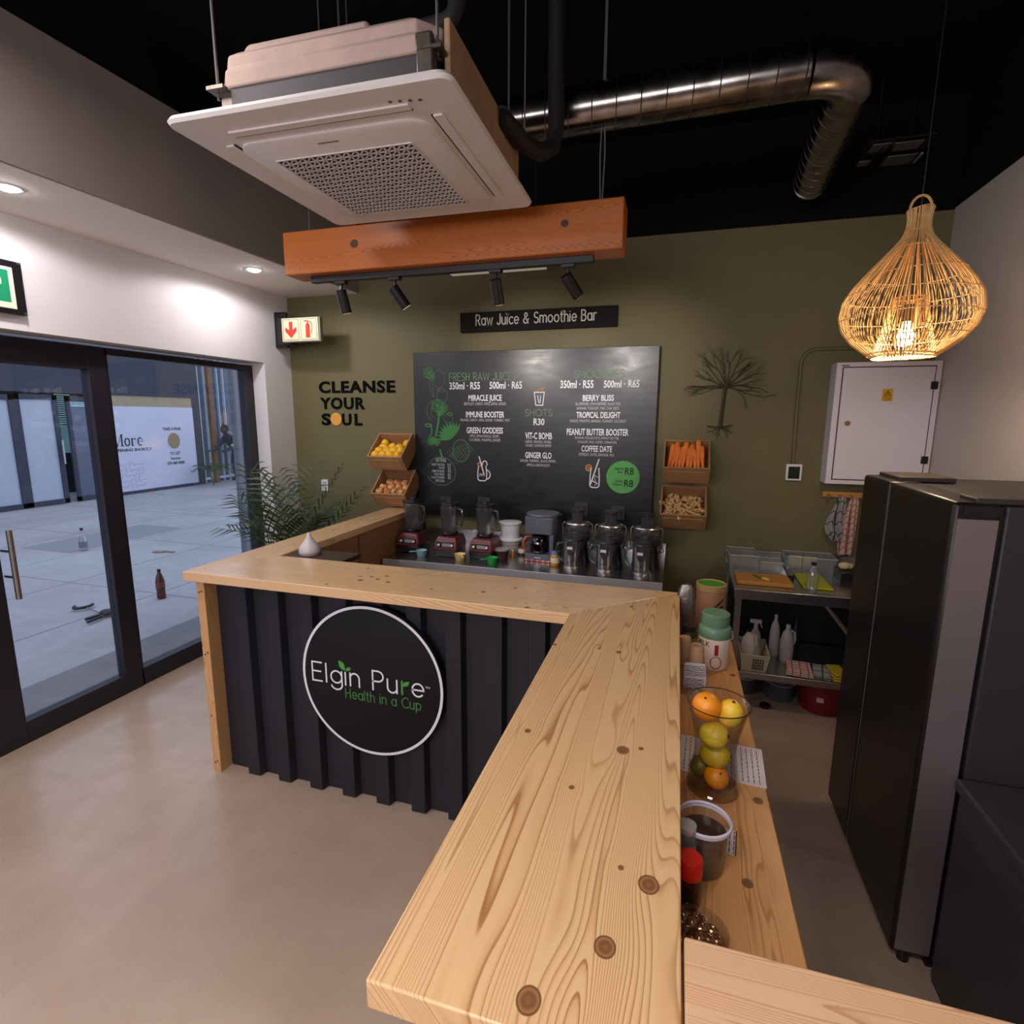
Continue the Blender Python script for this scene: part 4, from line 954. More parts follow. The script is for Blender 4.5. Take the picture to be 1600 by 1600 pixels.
jar((-.965, 3.79, ZS), 'brown jar with a white label just left of the coffee machine', .026, .075, m_brownj, m_blackp, m_cream)
jar((-.738, 3.46, ZS), 'amber honey jar with a blue lid in front of the coffee machine', .032, .095, m_honey, m_bluel, m_cream)
t = thing('wooden_spoon', 'pale wooden spoon standing against the coffee machine', 'spoon', (-.985, 3.72, ZS))
MB().cyl((-.948, 3.75, ZS), (-.956, 3.77, 1.0), .0045, n=8).build('handle', w_post, t); MB().ball((-.957, 3.772, 1.015), .02, .8, .3, 1.1, 12, 8).build('bowl', w_post, t)
# pale post / whisk behind blenders
t = thing('milk_frother', 'slim white hand frother standing between the second and third blenders', 'frother', (-1.388, 3.68, ZS))
MB().lathe([(.014, 0), (.012, .03), (.011, .12), (.022, .135), (.024, .15), (.006, .158)], n=14).build('handle', m_whitep, t, local=True); MB().cyl((0, 0, .158), (0, 0, .175), .003, n=8).build('tip', m_brush, t, local=True)

cm = thing('coffee_machine', 'grey drip coffee machine with a copper handled jug', 'coffee machine', (-.862, 3.62, ZS), (0, 0, -.08))
L = dict(local=True); m_slate = M('slate_grey_plastic', (92, 94, 108), 0.38); m_cop = M('copper_trim', (176, 92, 62), 0.35, metal=0.3)
def rbox(w_, d0, d1, z0, z1, r=.03):
    poly = [(-w_, d0+r), (-w_+r*.3, d0+r*.3), (-w_+r, d0), (w_-r, d0), (w_-r*.3, d0+r*.3), (w_, d0+r), (w_, d1), (-w_, d1)]
    return MB().prism(poly, z0, z1)
rbox(.105, -.115, .115, 0, .052).build('base', m_slate, cm, bevel=.004, **L)
rbox(.106, -.117, .110, .002, .016).build('copper_band', m_cop, cm, **L)
rbox(.105, .015, .115, .052, .19, .004).build('back_column', m_slate, cm, **L)
MB().box(.075, .105, -.10, .02, .052, .19).build('side_pillar', m_slate, cm, bevel=.006, **L)
rbox(.105, -.110, .115, .19, .305).build('water_housing', m_slate, cm, bevel=.005, **L)
MB().lathe([(.112, .305), (.116, .312), (.112, .324), (.09, .328), (.001, .328)], n=36).build('lid', m_slate, cm, **L)
cp = MB().lathe([(.048, .054), (.060, .062), (.062, .11), (.050, .155), (.046, .16)], c=(-.012, -.05, 0), n=28).build('coffee_jug', glass('dark_coffee_glass', (0.22, 0.18, 0.16), 0.12, 0.03), cm, **L)
MB().lathe([(.048, .155), (.05, .172), (.03, .178), (.001, .178)], c=(-.012, -.05, 0), n=24).build('jug_lid', m_blackp, cp, **L)
MB().tube([(-.055, -.06, .165), (-.096, -.075, .16), (-.116, -.085, .125), (-.108, -.083, .08), (-.09, -.075, .062)], [.008, .011, .012, .010, .007], 10).build('jug_handle', m_cop, cp, **L)
for k, x in enumerate((-.03, -.01, .01, .03)): MB().cyl((x, -.111, .235), (x, -.114, .235), .006, n=10).build('button', m_brush, cm, **L)
MB().lathe([(.012, 0), (.012, .003), (.001, .003)], n=16).at().build('dial', m_brush, cm, **L).location = (0, -.112, .262)
bpy.data.objects['dial'].rotation_euler = (R(90), 0, 0)
vs, fs = text_mesh('PURE', .04, .010, .01); mb = MB(); mb.X = wallX((0, -.1175, .026)); 
mb.ribbon([(-.02, .004), (.02, .004)], .008); mb.build('badge', m_brush, cm, smooth=False, **L)
for k in range(5): MB().cyl((-.08+.04*k, -.1165, .010), (-.08+.04*k, -.119, .010), .006, n=8).build('foot_stud', m_brush, cm, **L)

def juicer(loc, label):
    t = thing('juice_extractor', label, 'juicer', loc, (0, 0, 0), 'juice extractors on the steel bench'); L = dict(local=True)
    m_ss = M('juicer_steel', (120, 120, 126), 0.22, metal=1.0); m_sm = m_smoke
    MB().lathe([(.088, 0), (.092, .008), (.088, .03), (.080, .10), (.083, .15), (.088, .165)], n=28, sy=1.12).build('motor_base', m_ss, t, **L)
    MB().lathe([(.084, .165), (.092, .18), (.090, .205), (.08, .21)], n=28).build('collar', m_dark, t, **L)
    MB().lathe([(.082, .21), (.086, .235), (.080, .268), (.060, .282)], n=28).build('lid_bowl', m_sm, t, **L)
    MB().lathe([(.084, .266), (.088, .272), (.084, .280)], n=28, caps=False).build('lid_rim', m_brush, t, **L)
    MB().lathe([(.043, .275), (.043, .345)], n=22).build('feed_chute', m_sm, t, **L)
    MB().lathe([(.038, .29), (.038, .352), (.047, .356), (.047, .366), (.04, .369), (.001, .369)], n=22).build('pusher', m_dark, t, **L)
    ar = MB().tube([(-.085, 0, .125), (-.098, 0, .14), (-.100, 0, .262), (-.088, 0, .276)], .0055, 8); ar.tube([(.085, 0, .125), (.098, 0, .14), (.100, 0, .262), (.088, 0, .276)], .0055, 8)
    ar.build('locking_arm', m_brush, t, **L)
    MB().ball((.102, -.01, .13), .013, n=12, m=8).build('arm_pivot', m_brush, t, **L)
    jg = MB().lathe([(.052, .004), (.056, .01), (.058, .17), (.062, .185)], c=(-.01, -.145, 0), n=26).build('juice_jug', m_smoke, t, **L)
    MB().lathe([(.060, .185), (.063, .19), (.06, .20), (.03, .204), (.001, .204)], c=(-.01, -.145, 0), n=26).build('jug_lid', m_dark, jg, **L)
    MB().tube([(-.062, -.15, .165), (-.098, -.155, .16), (-.110, -.157, .12), (-.10, -.155, .07), (-.066, -.15, .045)], .008, 8).build('jug_handle', m_smoke, jg, **L)
    MB().lathe([(.053, .0), (.057, .006), (.057, .02)], c=(-.01, -.145, 0), n=26).build('jug_base', m_brush, jg, **L)
    MB().box(-.03, .005, -.206, -.2035, .135, .152).build('badge', m_whitep, jg, smooth=False, **L)
    return t
j0 = juicer((-.615, 3.585, ZS), 'chrome juice extractor with a smoky jug, beside the coffee machine')
dup(j0, (-.392, 3.57, ZS), (0, 0, -.03), 'chrome juice extractor with a smoky jug, the middle of the three')
dup(j0, (-.160, 3.565, ZS), (0, 0, -.06), 'chrome juice extractor with a smoky jug, at the right end of the bench')
df = thing('aroma_diffuser', 'white drop-shaped diffuser on the inside corner of the worktop', 'diffuser', (-1.825, 2.375, 1.03))
MB().lathe([(.044, 0), (.052, .006), (.055, .022), (.050, .042), (.036, .062), (.022, .078), (.013, .095), (.010, .112), (.007, .116)], n=28).build('cover', M('white_ceramic', (208, 200, 202), 0.4), df, local=True)
MB().lathe([(.050, 0.0), (.0555, .012), (.0552, .016)], n=28, caps=False).build('base_ring', M('pale_ring', (176, 168, 170), 0.4), df, local=True)

# ================================================================ things on the inner work shelf
ZW = 0.85
cn = thing('tea_canister', 'tall brown cardboard canister with a green lid and dark leaf stripes', 'canister', (.167, 2.335, ZW))
MB().lathe([(.058, 0), (.058, .196)], n=36).build('tube', M('brown_kraft_card', (166, 116, 84), 0.6, var=0.05), cn, local=True)
MB().lathe([(.0585, .196), (.0605, .198), (.0605, .222), (.056, .224), (.053, .219)], n=36, caps=False).build('lid_rim', M('tan_lid', (172, 132, 88), 0.5), cn, local=True)
MB().lathe([(.0555, .2195), (.001, .2196)], n=36, caps=False).build('lid', M('green_lid', (58, 138, 40), 0.45), cn, local=True)
mb = MB()
for k, (z0, w0) in enumerate(((.095, .016), (.125, .018), (.155, .012))):
    L0, L1 = [], []
    for i in range(9):
        a = R(-95 + i*7.5); z = z0 - .05 + .060*(i/8)**0.8
        L0.append((.0588*math.cos(a), .0588*math.sin(a), z)); L1.append((.0588*math.cos(a), .0588*math.sin(a), z+w0*(.5+.9*math.sin(PI*i/8)*.6)))
    mb.add(L0+L1, [(i, i+1, 9+i+1, 9+i) for i in range(8)])
mb.build('leaf_stripes', M('dark_leaf_print', (30, 58, 28), 0.5), cn, local=True)
fp = thing('foil_pouch', 'shiny grey foil pouch behind the worktop edge beside the brown canister', 'pouch', (.066, 2.235, ZW))
MB().loft([[(-.042, -.03, 0), (.042, -.03, 0), (.042, .03, 0), (-.042, .03, 0)], [(-.044, -.032, .09), (.044, -.032, .09), (.044, .032, .09), (-.044, .032, .09)], [(-.040, -.016, .2), (.040, -.016, .2), (.040, .016, .2), (-.040, .016, .2)], [(-.026, -.003, .245), (.03, -.003, .245), (.03, .003, .245), (-.026, .003, .245)]]).build('pouch_body', M('grey_foil', (128, 114, 108), 0.3, metal=0.6, var=0.1, bump=0.5, bs=40), fp, local=True, sub=1)
jar((.082, 2.12, ZW), 'small jar of dark green herbs between the foil pouch and the paper cups', .03, .11, M('dark_green_herbs', (66, 66, 36), 0.5), M('dark_lid', (50, 46, 40), 0.4), M('sand_label', (140, 120, 84), 0.5))
mj = thing('milk_powder_jar', 'round white jar with a green screw lid and coconut picture', 'jar', (.167, 2.02, ZW), (0, 0, R(4)))
MB().lathe([(.046, 0), (.052, .006), (.055, .02), (.055, .118), (.052, .128)], n=40).build('jar_body', M('cream_white_jar', (226, 202, 186), 0.45), mj, local=True)
MB().lathe([(.0545, .118), (.0575, .13), (.0565, .15), (.050, .16), (.044, .163)], n=40).build('shoulder', M('sage_green_plastic', (104, 138, 112), 0.4), mj, local=True)
MB().lathe([(.047, .163), (.0485, .166), (.0485, .203), (.045, .207), (.001, .207)], n=40).build('screw_lid', M('sage_green_plastic', (104, 138, 112), 0.4), mj, local=True)
def on_cyl(mb, pts, r, w_, c=(0, 0)):
    q = [(r*math.sin(a), -r*math.cos(a), z) for a, z in pts]; mb.tube(q, w_, 4, caps=False)
mb = MB(); mb.add([(.0556*math.sin(a), -.0556*math.cos(a), z) for a in (-.09, .03, .15) for z in (.062, .102)], [(0, 2, 3, 1), (2, 4, 5, 3)]); mb.build('red_tab', M('deep_red_print', (150, 30, 34), 0.5), mj, smooth=False, local=True)
mb = MB(); on_cyl(mb, [(.03+.34*math.cos(t_*PI/10), .035+.022*math.sin(t_*PI/10)) for t_ in range(21)], .0553, .0016); on_cyl(mb, [(-.28, .034), (.34, .036)], .0553, .0012); mb.build('coconut_drawing', M('brown_print', (116, 70, 44), 0.5), mj, local=True)
mb = MB(); vs, fs = text_mesh('MILK', .050, .020, .01); vs = [(.0557*math.sin(-.85+x/.0555), -.0557*math.cos(-.85+x/.0555), .092+z) for x, z, _ in vs]; mb.add(vs, fs); mb.build('lettering', M('dark_green_print', (54, 74, 44), 0.5), mj, smooth=False, local=True)
MB().tube([(.050, .025, .13), (.066, .03, .125), (.067, .03, .10), (.055, .028, .09)], .003, 6).build('handle_loop', M('pale_loop', (196, 186, 172), 0.5), mj, local=True)
m_cup = M('kraft_cream_cup', (224, 182, 146), 0.6)
def pcup(loc, lb):
    t = thing('paper_cup_stack', lb, 'paper cups', loc, group='upturned paper cups')
    MB().lathe([(.031, 0), (.0315, .003), (.0305, .006), (.0215, .098), (.0205, .10), (.019, .097), (.001, .097)], n=26).build('cup_wall', m_cup, t, local=True)
    MB().lathe([(.0312, .012), (.0318, .014), (.0312, .016)], n=26, caps=False).build('rolled_rim', m_cup, t, local=True)
    return t
pc = pcup((.104, 1.955, ZW), 'upturned cream paper cup in front of the white jar')
dup(pc, (.066, 2.02, ZW), None, 'upturned cream paper cup half hidden behind the worktop edge')
pb = thing('printed_packet', 'small white packet covered in dark printed script', 'packet', (.096, 1.83, ZW), (0, 0, .1))
MB().loft([[(-.036, -.022, 0), (.036, -.022, 0), (.036, .022, 0), (-.036, .022, 0)], [(-.037, -.024, .045), (.037, -.024, .045), (.037, .024, .045), (-.037, .024, .045)], [(-.034, -.006, .085), (.034, -.006, .085), (.034, .006, .085), (-.034, .006, .085)]]).build('packet_body', M('white_packet', (222, 214, 220), 0.5), pb, local=True, bevel=.004)
mb = MB(); rnd = random.Random(5)
for k in range(7):
    z = .004+.006*k; q = [(-.033, -.0245, z)]
    for j in range(14): q.append((-.033+.066*(j+1)/15, -.0247, z+rnd.uniform(-.002, .002)))
    mb.tube(q, .0009, 4)
for k in range(6):
    f_ = (k+1)/7; z = .047+.036*f_; y = -.0245+.0175*f_
    mb.tube([(-.032+.064*j/12, y-.0012, z+rnd.uniform(-.002, .002)) for j in range(13)], .0009, 4)
mb.build('script_lines', M('dark_print_ink', (46, 40, 52), 0.6), pb, local=True)

# vase of citrus
vz = thing('glass_vase', 'flared clear glass vase holding oranges and lemons', 'vase', (.128, 1.305, ZW))
prof = [(.055, 0), (.062, .004), (.0625, .016), (.056, .05), (.049, .085), (.048, .11), (.053, .15), (.063, .195), (.0735, .228)]
inn = [(r-.0025, z) for r, z in prof[2:]][::-1]
MB().lathe(prof + inn + [(.001, .014)], n=44, caps=False).build('vase_wall', glass('vase_glass', (0.985, 0.98, 0.972), 0.03, 0.03), vz, local=True)
MB().lathe([(.060, .002), (.061, .010), (.058, .0135), (.001, .0135)], n=44).build('thick_base', glass('vase_base_glass', (0.86, 0.83, 0.77), 0.08, 0.05), vz, local=True)
mb = MB(); mb.tube([(.0725*math.cos(2*PI*i/48), .0725*math.sin(2*PI*i/48), .228) for i in range(48)], .0016, 6, closed=True); mb.build('rim', M('dark_glass_edge', (66, 44, 32), 0.2), vz, local=True)
m_lv = fruit_mat('pale_lemon_skin', (236, 186, 40), (244, 204, 70)); m_lg = fruit_mat('green_lemon_skin', (200, 170, 34), (220, 186, 50))
def orange(loc, r, lab):
    t = thing('orange', lab, 'orange', loc, (random.uniform(.2, .8), random.uniform(-.5, .5), 0))
    MB().ball((0, 0, 0), r, 1, 1, .95, 22, 14).build('peel', m_orange, t, local=True)
    MB().lathe([(r*.10, r*.945), (r*.07, r*.965), (.001, r*.965)], n=8).build('navel', m_stem, t, local=True)
    return t
orange((.102, 1.305, ZW+.213), .034, 'bright orange on top of the glass vase')
lemon((.158, 1.315, ZW+.198), .031, 'yellow lemon at the top right of the glass vase', m_lv, None, (.25, .1, 0), name='lemon')
lemon((.122, 1.285, ZW+.152), .0315, 'greenish lemon below the top orange in the glass vase', m_lg, None, (1.2, .3, .9), name='lemon')
lemon((.129, 1.30, ZW+.093), .0315, 'green-yellow lemon in the narrow waist of the glass vase', m_lg, None, (1.35, .2, 1.2), name='lemon')
orange((.134, 1.29, ZW+.041), .029, 'small orange at the bottom of the glass vase')
lemon((.101, 1.325, ZW+.042), .025, 'dark green lime half hidden at the bottom of the glass vase', fruit_mat('lime_skin', (104, 104, 34), (130, 124, 46)), None, (1.3, .2, 2.0), name='lime', cat='lime')

m_paper = M('white_paper', (214, 202, 206), 0.6); m_ink = M('grey_ink', (96, 78, 88), 0.7)
def sheet(name, label, x0, x1, y0, y1, z, rz, lines):
    t = thing(name, label, 'paper', ((x0+x1)/2, (y0+y1)/2, z), (0, 0, rz)); w_, h_ = (x1-x0)/2, (y1-y0)/2
    MB().box(-w_, w_, -h_, h_, 0, .0012).build('sheet', m_paper, t, smooth=False, local=True)
    mb = MB(); rnd = random.Random(int(x0*1000))
    for k in range(lines):
        x = -w_*.86 + 2*w_*.86*k/(lines-1); y = -h_*.9
        while y < h_*.85:
            d = rnd.uniform(.006, .02); mb.box(x-.0012, x+.0012, y, min(y+d, h_*.9), .00121, .00135); y += d+.004
    mb.build('printed_lines', m_ink, t, smooth=False, local=True)
    return t
sheet('printed_sheet', 'printed white sheet on the work shelf under the glass vase', .05, .262, 1.345, 1.515, ZW, -.06, 15)
sc = sheet('printed_card', 'small printed card with a dark edge beside the plastic tub of sauce', .095, .168, 1.095, 1.17, ZW, -.12, 8)
MB().box(.034, .0365, -.0375, .0375, 0, .0016).build('dark_edge', M('dark_edge', (34, 28, 44), 0.6), sc, smooth=False, local=True)
tb = thing('sauce_tub', 'clear plastic tub of dark brown sauce with a white rim on the work shelf', 'tub', (.092, 1.045, ZW))
MB().lathe([(.040, 0), (.042, .004), (.0485, .104)], n=36, caps=False).build('tub_wall', glass('clear_tub_plastic', (0.95, 0.92, 0.92), 0.04, 0.1, 0.06, (.6, .56, .58)), tb, local=True)
MB().lathe([(.0405, .003), (.0412, .006), (.0462, .080), (.001, .0802)], n=36, caps=False).build('sauce', M('dark_chocolate_sauce', (54, 32, 24), 0.35), tb, local=True)
MB().lathe([(.0485, .098), (.053, .101), (.0535, .108), (.050, .1105), (.0485, .106)], n=36, caps=False).build('rim', M('frosted_rim', (206, 200, 214), 0.4), tb, local=True)
rb = thing('sauce_bottle', 'dark sauce bottle with a bright red cap beside the plastic tub', 'bottle', (.064, .945, ZW))
MB().lathe([(.021, 0), (.023, .004), (.023, .05), (.019, .062)], n=24).build('bottle_body', M('dark_brown_glass', (48, 20, 14), 0.2), rb, local=True)
MB().lathe([(.020, .062), (.0235, .064), (.0235, .096), (.021, .10), (.001, .10)], n=24).build('cap', M('bright_red_cap', (206, 34, 22), 0.35), rb, local=True)
gj = thing('glass_jar', 'small clear glass jar half hidden by the worktop edge above the red-capped bottle', 'jar', (.058, 1.0, ZW))
MB().lathe([(.019, 0), (.020, .003), (.020, .10), (.016, .108)], n=24).build('glass_wall', m_plastic, gj, local=True); MB().lathe([(.0165, .108), (.018, .11), (.018, .122), (.001, .123)], n=24).build('lid', m_milky, gj, local=True)
gb = thing('sweet_bowl', 'low glass bowl of foil-wrapped sweets on the work shelf near the camera', 'bowl', (.078, .86, ZW))
MB().lathe([(.030, 0), (.034, .003), (.052, .034), (.050, .034), (.032, .006), (.001, .005)], n=32, caps=False).build('bowl_wall', m_clear, gb, local=True)
m_foil = M('brown_foil', (150, 112, 84), 0.2, metal=0.8, var=0.2, vs=60, bump=0.4, bs=120); sw0 = None
for k in range(16):
    a = k*2.4; rr = .035*math.sqrt((k+.5)/16); p = (.078+rr*math.cos(a), .86+rr*math.sin(a), ZW+.026+.012*(1-rr/.035))
    if sw0 is None: sw0 = tag(MB().ball((0, 0, 0), .0105, 1.2, 1, .8, 8, 6).build('wrapped_sweet', m_foil), 'brown foil-wrapped sweet in the low glass bowl', 'sweet', 'wrapped sweets in the bowl'); o = sw0
    else: o = sw0.copy(); COL.objects.link(o)
    o.location = p; o.rotation_euler = (random.uniform(-1, 1), random.uniform(-1, 1), random.uniform(0, 6))

# ================================================================ fridge and chest freezer
m_fr = M('dark_graphite_steel', (44, 39, 39), 0.36, metal=0.55, var=0.06, vs=1.2); m_frs = M('painted_side_sheen', (152, 140, 142), 0.42, metal=0.6)
fr = thing('fridge', 'tall dark graphite double-door fridge against the right wall', 'fridge', (1.1, 2.19, 0))
box(.872, 1.44, 1.80, 2.58, .03, 1.515).build('cabinet_body', M('dark_grey_cabinet', (56, 50, 52), 0.5), fr, bevel=.006)
dl = box(.748, .862, 2.298, 2.585, .045, 1.522).build('freezer_door', m_fr, fr, bevel=.012)
dr = box(.748, .862, 1.797, 2.284, .045, 1.522).build('fridge_door', m_fr, fr, bevel=.012)
box(.760, .856, 1.7955, 1.7968, .06, 1.475).build('door_side_sheen', m_frs, dr, smooth=False)  # paler strip paints the light reflected by the door's side
MB().box(.7475, .7485, 2.2835, 2.289, .05, 1.52).build('gap_trim', M('pale_gap_trim', (150, 142, 142), 0.4, metal=0.5), dr, smooth=False)
box(.77, .86, 1.794, 1.7975, 1.487, 1.512).build('hinge_recess', m_blackp, dr, smooth=False)
box(.80, .93, 1.80, 1.90, 1.518, 1.534).build('hinge_cover', M('brown_grey_plastic', (62, 52, 46), 0.6), fr, bevel=.004)
box(.80, .98, 2.36, 2.58, 1.518, 1.536).build('hinge_cover', M('brown_grey_plastic', (62, 52, 46), 0.6), fr, bevel=.004)
box(.86, .875, 1.81, 2.575, .05, 1.51).build('door_gasket', m_blackp, fr, smooth=False)
mb = MB(); mb.X = Matrix(((0, 0, -1, .7472), (-1, 0, 0, 1.875), (0, 1, 0, 1.455), (0, 0, 0, 1))); mb.ribbon([(-.02, .006), (-.012, .0), (-.004, .006), (.004, .001), (.012, .005), (.02, .001)], .003); mb.build('badge', M('dull_silver_badge', (92, 84, 80), 0.4, metal=0.6), dr, smooth=False)
for y in (1.83, 2.54): MB().cyl((.80, y, 0), (.80, y, .045), .018, n=12).build('foot', m_blackp, fr)
box(.86, 1.43, 1.82, 2.56, 0, .03).build('plinth', m_blackp, fr, smooth=False)
fz = thing('chest_freezer', 'low dark chest freezer beside the fridge, bottom right', 'freezer', (1.14, 1.4, 0))
m_fz = M('dark_freezer_enamel', (58, 54, 62), 0.45, var=0.05)
box(.855, 1.445, .98, 1.775, .015, .652).build('freezer_body', m_fz, fz, bevel=.008)
box(.843, 1.445, .97, 1.785, .662, .702).build('lid', m_fz, fz, bevel=.010)
box(.865, 1.44, .99, 1.765, .652, .662).build('lid_seal', m_blackp, fz, smooth=False)
box(.86, 1.44, .99, 1.77, 0, .015).build('plinth', m_blackp, fz, smooth=False)

# ================================================================ prep bench by the back wall and its things
pbn = thing('prep_bench', 'small stainless prep bench below the hanging tea towels', 'bench', (.88, 3.64, 0))
box(.362, 1.40, 3.295, 3.975, .748, .775).build('top', m_steel, pbn, bevel=.003)
box(.362, 1.40, 3.290, 3.298, .715, .775).build('front_lip', m_steel, pbn, bevel=.002)
box(.362, 1.40, 3.965, 3.985, .775, .855).build('splashback', m_steel, pbn, bevel=.002)
for x in (.375, 1.35):
    for y in (3.33, 3.92): box(x, x+.035, y, y+.035, 0, .748).build('leg', m_brush, pbn, smooth=False)
box(.385, 1.38, 3.315, 3.95, .245, .262).build('undershelf', m_brush, pbn, bevel=.002)
box(.385, 1.38, 3.310, 3.318, .222, .262).build('shelf_lip', m_brush, pbn, bevel=.002)
MB().cyl((.83, 3.42, .735), (1.02, 3.42, .50), .012, n=10).build('brace', m_brush, pbn)
box(.39, 1.38, 3.90, 3.915, .27, .74).build('back_sheet', m_blackm, pbn, smooth=False)
w_cut = wood('cutting_board_wood', (196, 136, 70), (180, 116, 54), (150, 90, 40), 'X', 70, [], 51.0, 0.5, lines=0.6)
box(.385, .690, 3.385, 3.60, ZS, .797).build('cutting_board', w_cut, bevel=.004); tag(bpy.data.objects['cutting_board'], 'oblong wooden cutting board on the prep bench', 'cutting board')
tag(MB().tube([(.528, 3.45, .806), (.548, 3.425, .807), (.562, 3.43, .806)], [.006, .010, .006], 8).build('lemon_peel', M('lemon_peel_yellow', (232, 200, 70), 0.5)), 'curl of yellow lemon peel on the wooden cutting board', 'peel')
kn = thing('paring_knife', 'small green-handled knife on the wooden cutting board', 'knife', (.52, 3.47, .797))
MB().cyl((.488, 3.52, .803), (.520, 3.46, .803), .0065, n=10).build('handle', M('green_handle', (66, 128, 44), 0.4), kn); MB().add([(.520, 3.46, .799), (.526, 3.462, .806), (.545, 3.415, .801)], [(0, 1, 2)]).build('blade', m_brush, kn, smooth=False, solid=.0015)
tag(box(.745, .90, 3.40, 3.72, ZS, .789).build('chopping_board', M('lime_green_plastic', (168, 172, 38), 0.45), bevel=.005), 'lime green plastic chopping board on the prep bench', 'chopping board')
def tray(label, x0, x1, y0, y1, z0, h, mat, rz=0):
    t = thing('plastic_container', label, 'container', ((x0+x1)/2, (y0+y1)/2, z0), (0, 0, rz), 'clear plastic containers on the prep bench')
    w_, d_ = (x1-x0)/2, (y1-y0)/2
    MB().loft([[(-w_*.88, -d_*.88, 0), (w_*.88, -d_*.88, 0), (w_*.88, d_*.88, 0), (-w_*.88, d_*.88, 0)], [(-w_, -d_, h), (w_, -d_, h), (w_, d_, h), (-w_, d_, h)]], closed_ends=False).build('walls', mat, t, local=True, solid=.002, smooth=False)
    MB().box(-w_*.88, w_*.88, -d_*.88, d_*.88, 0, .003).build('bottom', mat, t, local=True, smooth=False)
    MB().tube([(-w_, -d_, h), (w_, -d_, h), (w_, d_, h), (-w_, d_, h)], .004, 6, closed=True).build('rim', m_milky, t, local=True)
    return t
tray('wide clear container with a pale blue lip, left of the bench', .355, .53, 3.64, 3.88, ZS, .115, m_plastic)
tray('square clear container behind the wooden cutting board', .535, .67, 3.63, 3.76, ZS, .085, m_plastic)
tray('large clear tray holding white cards, at the back of the bench', .71, 1.0, 3.76, 3.94, ZS, .10, m_plastic)
for k, (x, y) in enumerate(((.775, 3.84), (.86, 3.83))): tag(box(x-.04, x+.04, y, y+.012, ZS+.004, ZS+.092).build('white_card', M('cream_card', (206, 198, 186), 0.6), bevel=.001), ('white card standing at the left of the large clear tray', 'white card standing at the right of the large clear tray')[k], 'card', 'white cards in the tray')
pl = thing('hand_peeler', 'grey handled peeler lying behind the wooden cutting board', 'peeler', (.695, 3.66, ZS)); MB().cyl((.690, 3.70, ZS+.05), (.705, 3.62, ZS+.010), .010, n=10).build('handle', M('grey_rubber', (92, 88, 92), 0.5), pl); MB().lathe([(.018, 0), (.018, .02), (.008, .02), (.008, 0)], c=(.712, 3.595, ZS), n=16, caps=False).build('ring_head', m_blackp, pl)
wb = thing('water_bottle', 'clear plastic bottle with a dark blue cap on the prep bench', 'bottle', (.792, 3.385, ZS+.0))
wb.location = (.775, 3.36, ZS)
MB().lathe([(.026, 0), (.030, .006), (.029, .05), (.031, .07), (.030, .10), (.018, .135), (.012, .148), (.012, .155)], n=26).build('bottle_wall', m_plastic, wb, local=True); MB().lathe([(.013, .155), (.014, .157), (.014, .172), (.001, .173)], n=18).build('cap', M('navy_cap', (32, 34, 62), 0.4), wb, local=True)
tag(box(.985, 1.12, 3.62, 3.80, ZS, .835).build('dark_box', m_blackp, bevel=.004), 'dark oblong box at the fridge end of the prep bench', 'box')
tag(MB().ball((1.02, 3.70, .858), .026, 1.3, 1, .9, 14, 10).ball((1.05, 3.71, .855), .022, 1.1, 1, .9, 12, 8).build('garlic_bulb', M('garlic_cream', (206, 184, 146), 0.6)), 'cream garlic bulb on the dark box', 'garlic')

# under-shelf things
ZU = .262
bk = thing('plastic_basket', 'beige perforated plastic basket on the shelf under the prep bench', 'basket', (.505, 3.42, ZU)); m_beige = M('beige_plastic', (192, 176, 150), 0.5)
B0 = [(-.066, -.085, 0), (.066, -.085, 0), (.066, .10, 0), (-.066, .10, 0)]; B1 = [(-.076, -.095, .10), (.082, -.095, .10), (.082, .12, .125), (-.076, .12, .125)]
MB().loft([B0, B1], closed_ends=False).build('walls', m_beige, bk, local=True, smooth=False, solid=.003); MB().box(-.066, .066, -.085, .10, 0, .003).build('bottom', m_beige, bk, local=True, smooth=False)
MB().tube(B1, .005, 6, closed=True).build('rim', m_beige, bk, local=True)
mb = MB()
for i in range(5):
    for j in range(4): 
        z = .022+.018*j; mb.X = Matrix.Translation((-.005+.013*i, -.0885-.0095*z/.1-.0005, z)) @ Matrix.Rotation(.6, 4, 'Y'); mb.box(-.003, .003, -.0015, .001, -.006, .006)
mb.build('holes', m_blackm, bk, smooth=False, local=True)
def jugb(name, loc, label, w_, d_, h, mat, cap, hand=True, cat='bottle', grp=None):
    t = thing(name, label, cat, loc, group=grp)
    MB().lathe([(w_*.95, 0), (w_, .006), (w_, h*.55), (w_*.75, h*.75), (w_*.32, h*.88), (w_*.30, h*.92)], n=18, sy=d_/w_).build('body', mat, t, local=True)
    MB().lathe([(w_*.34, h*.92), (w_*.34, h*.99), (w_*.28, h)], n=14).build('cap', cap, t, local=True)
    if hand: MB().tube([(w_*.35, 0, h*.86), (w_*.95, 0, h*.8), (w_*1.1, 0, h*.62), (w_*.95, 0, h*.5)], .007, 8).build('handle', mat, t, local=True)
    return t
m_wj = M('white_cleaner_bottle', (222, 212, 206), 0.45); m_gj = M('pale_grey_bottle', (196, 188, 186), 0.45)
jugb('cleaner_jug', (.478, 3.43, ZU+.004), 'white cleaner jug with a navy cap in the beige basket', .042, .036, .225, m_wj, M('navy_cap', (32, 34, 62), 0.4))
sp = jugb('spray_bottle', (.525, 3.50, ZU+.004), 'pale bottle with a white spray trigger behind the basket jug', .036, .03, .235, m_gj, m_whitep, False)
MB().box(-.035, .03, -.010, .010, .24, .262).tube([(.018, 0, .245), (.03, 0, .225), (.034, 0, .21)], .004, 6).lathe([(.012, .20), (.012, .245)], n=10).build('spray_trigger', m_whitep, sp, local=True, bevel=.003)
